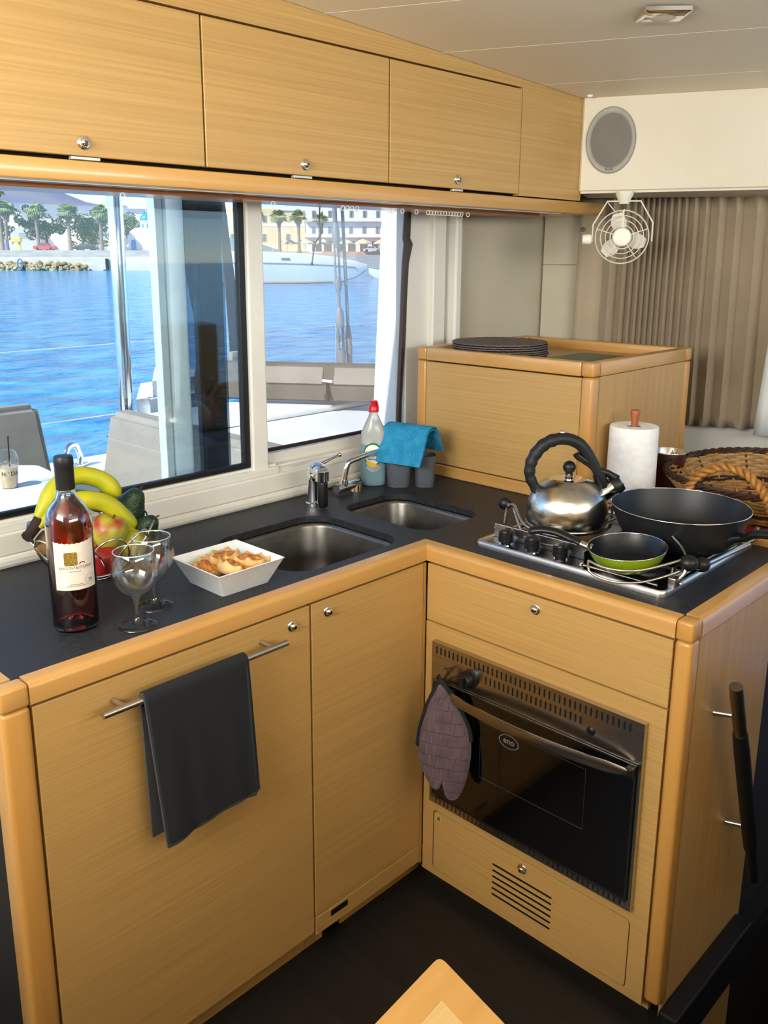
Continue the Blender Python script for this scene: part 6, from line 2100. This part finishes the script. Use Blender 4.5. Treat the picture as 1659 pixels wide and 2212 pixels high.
for k, s_ in enumerate((-19.5, -15.2, -10.8, -5.6, -1.2, 3.4)):
    u = thing('cafe_parasol', ('cream parasol at the yacht end of the quay cafe', 'cream parasol below the third far palm', 'cream parasol behind the dangling cord', 'cream parasol between the rigging wires', 'cream parasol right of the rigging wires', 'cream parasol nearest the white window post')[k], 'parasol', ashore(218, s_, 2.66), BEAR, 'cafe parasols')
    obj('canopy', xf(lathe([(2.3, 2.1), (1.2, 2.7), (0, 3.1)], 8), (0, 0, 0), (0, 0, PI / 8)), AWN, u)
    obj('valance', xf(lathe([(2.3, 1.85), (2.3, 2.1)], 8), (0, 0, 0), (0, 0, PI / 8)), AWN, u)
    obj('pole', tube([(0, 0, 0), (0, 0, 3.0)], .06, 6), STEEL, u)
hb_list = [(-118, 300, 6, 6, 13, 'white cube house high behind the leftmost palms'), (-108, 310, 9, 5, 11, 'white cube house behind the red car'), (-97, 305, 7, 6, 11.5, 'white cube house between the palms'), (-84, 300, 6, 5, 15.5, 'pale house with pinkish tower behind the steel post'), (-75, 300, 10, 6, 12, 'white cube house above the church'), (-128, 330, 8, 6, 13, 'white cube house at the frame edge below the hill')]
for s_, d, w, h, z, lab in hb_list:
    hs_ = thing('hillside_house', lab, 'house', ashore(d, s_, 2.6), BEAR, 'hillside houses')
    ob(hs_, 'walls', (-w / 2, 0, 0), (w / 2, w, z), WALLW)
    ob(hs_, 'parapet', (-w / 2 - .1, -.1, z), (w / 2 + .1, .3, z + .5), WALLW)
    for x in (-w * .25, w * .25):
        obj('window', box((x - .6, -.05, z - 3), (x + .6, .1, z - 1.2)), PANE, hs_)

# ---- motor yacht and small boat
my_ = thing('motor_yacht', 'long white motor yacht moored beyond the right window', 'yacht', ashore(87, 0, SEA), BEAR)
HULL = mat('yacht_white', 'D9D6D0', .25, coat=.4)
loops = []
for s_, w, zt, zb in ((-19, 2.0, 3.0, -.2), (-14, 2.1, 2.98, -.25), (-10, 2.1, 2.95, -.25), (-6, 2.0, 2.80, -.2), (-3.2, 1.5, 2.45, -.1), (-1.2, .7, 2.05, .5), (-.1, .06, 1.75, 1.25)):
    loops.append([(s_, 0, zb), (s_, -w * .7, zb + .12), (s_, -w * .98, zb + (zt - zb) * .55), (s_, -w, zt), (s_, -w * .9, zt + .06), (s_, w * .9, zt + .06), (s_, w, zt), (s_, w * .98, zb + (zt - zb) * .55), (s_, w * .7, zb + .12)])
obj('hull', loft(loops, True, True), HULL, my_, 40)
obj('rub_rail', tube([(s_, -w - .02, z) for s_, w, z in ((-19, 2.0, 2.0), (-10, 2.1, 1.95), (-6, 2.0, 1.86), (-3.2, 1.5, 1.72), (-1.2, .72, 1.55))], .06, 6), mat('grey_rail', 'A8A29A', .4), my_, 60)
obj('boot_stripe', tube([(s_, -w, z) for s_, w, z in ((-19, 1.6, .12), (-10, 1.65, .10), (-6, 1.55, .12), (-3.4, 1.1, .2))], .10, 6), mat('tan_stripe', 'A88A6C', .6), my_, 60)
obj('windscreen_cover', loft([[(s_, -1.3, 3.0), (s_, -1.1, z), (s_, 1.1, z), (s_, 1.3, 3.0)] for s_, z in ((-17, 4.4), (-11.4, 4.2), (-10.2, 3.6), (-8.4, 3.05))], True, True), mat('grey_blue_canvas', '6E7C84', .7), my_, 30)
obj('deck_hatch', box((-5.6, -.6, 2.85), (-4.4, .6, 2.98), .05), HULL, my_)
obj('porthole', join(box((-8.2, -2.12, 2.2), (-7.4, -2.06, 2.4), .03)), PANE, my_)
for k in range(5):
    x = -9 + k * 2
    obj('rail_post', tube([(x, -1.85 + .16 * k * .6, 2.9), (x, -1.8 + .16 * k * .6, 3.35)], .025, 5), CHROME, my_)
sbt = thing('small_boat', 'small white and green boat at the edge of the right pane', 'boat', ashore(108, 1.6, SEA), BEAR)
loops = []
for s_, w, zt, zb in ((-1.5, .05, 1.35, .6), (-.8, .5, 1.2, .05), (.4, .9, 1.05, -.1), (2.5, .95, 1.0, -.1), (3.5, .8, 1.05, 0)):
    loops.append([(s_, -w * .6, zb), (s_, -w, zt * .7), (s_, -w, zt), (s_, w, zt), (s_, w, zt * .7), (s_, w * .6, zb)])
obj('hull', loft(loops, True, True), HULL, sbt, 40)
obj('green_gunwale', tube([(-1.5, -.06, 1.36), (-.8, -.52, 1.21), (.4, -.92, 1.06), (2.5, -.97, 1.01)], .09, 6), mat('boat_green', '3CA08A', .5), sbt, 60)
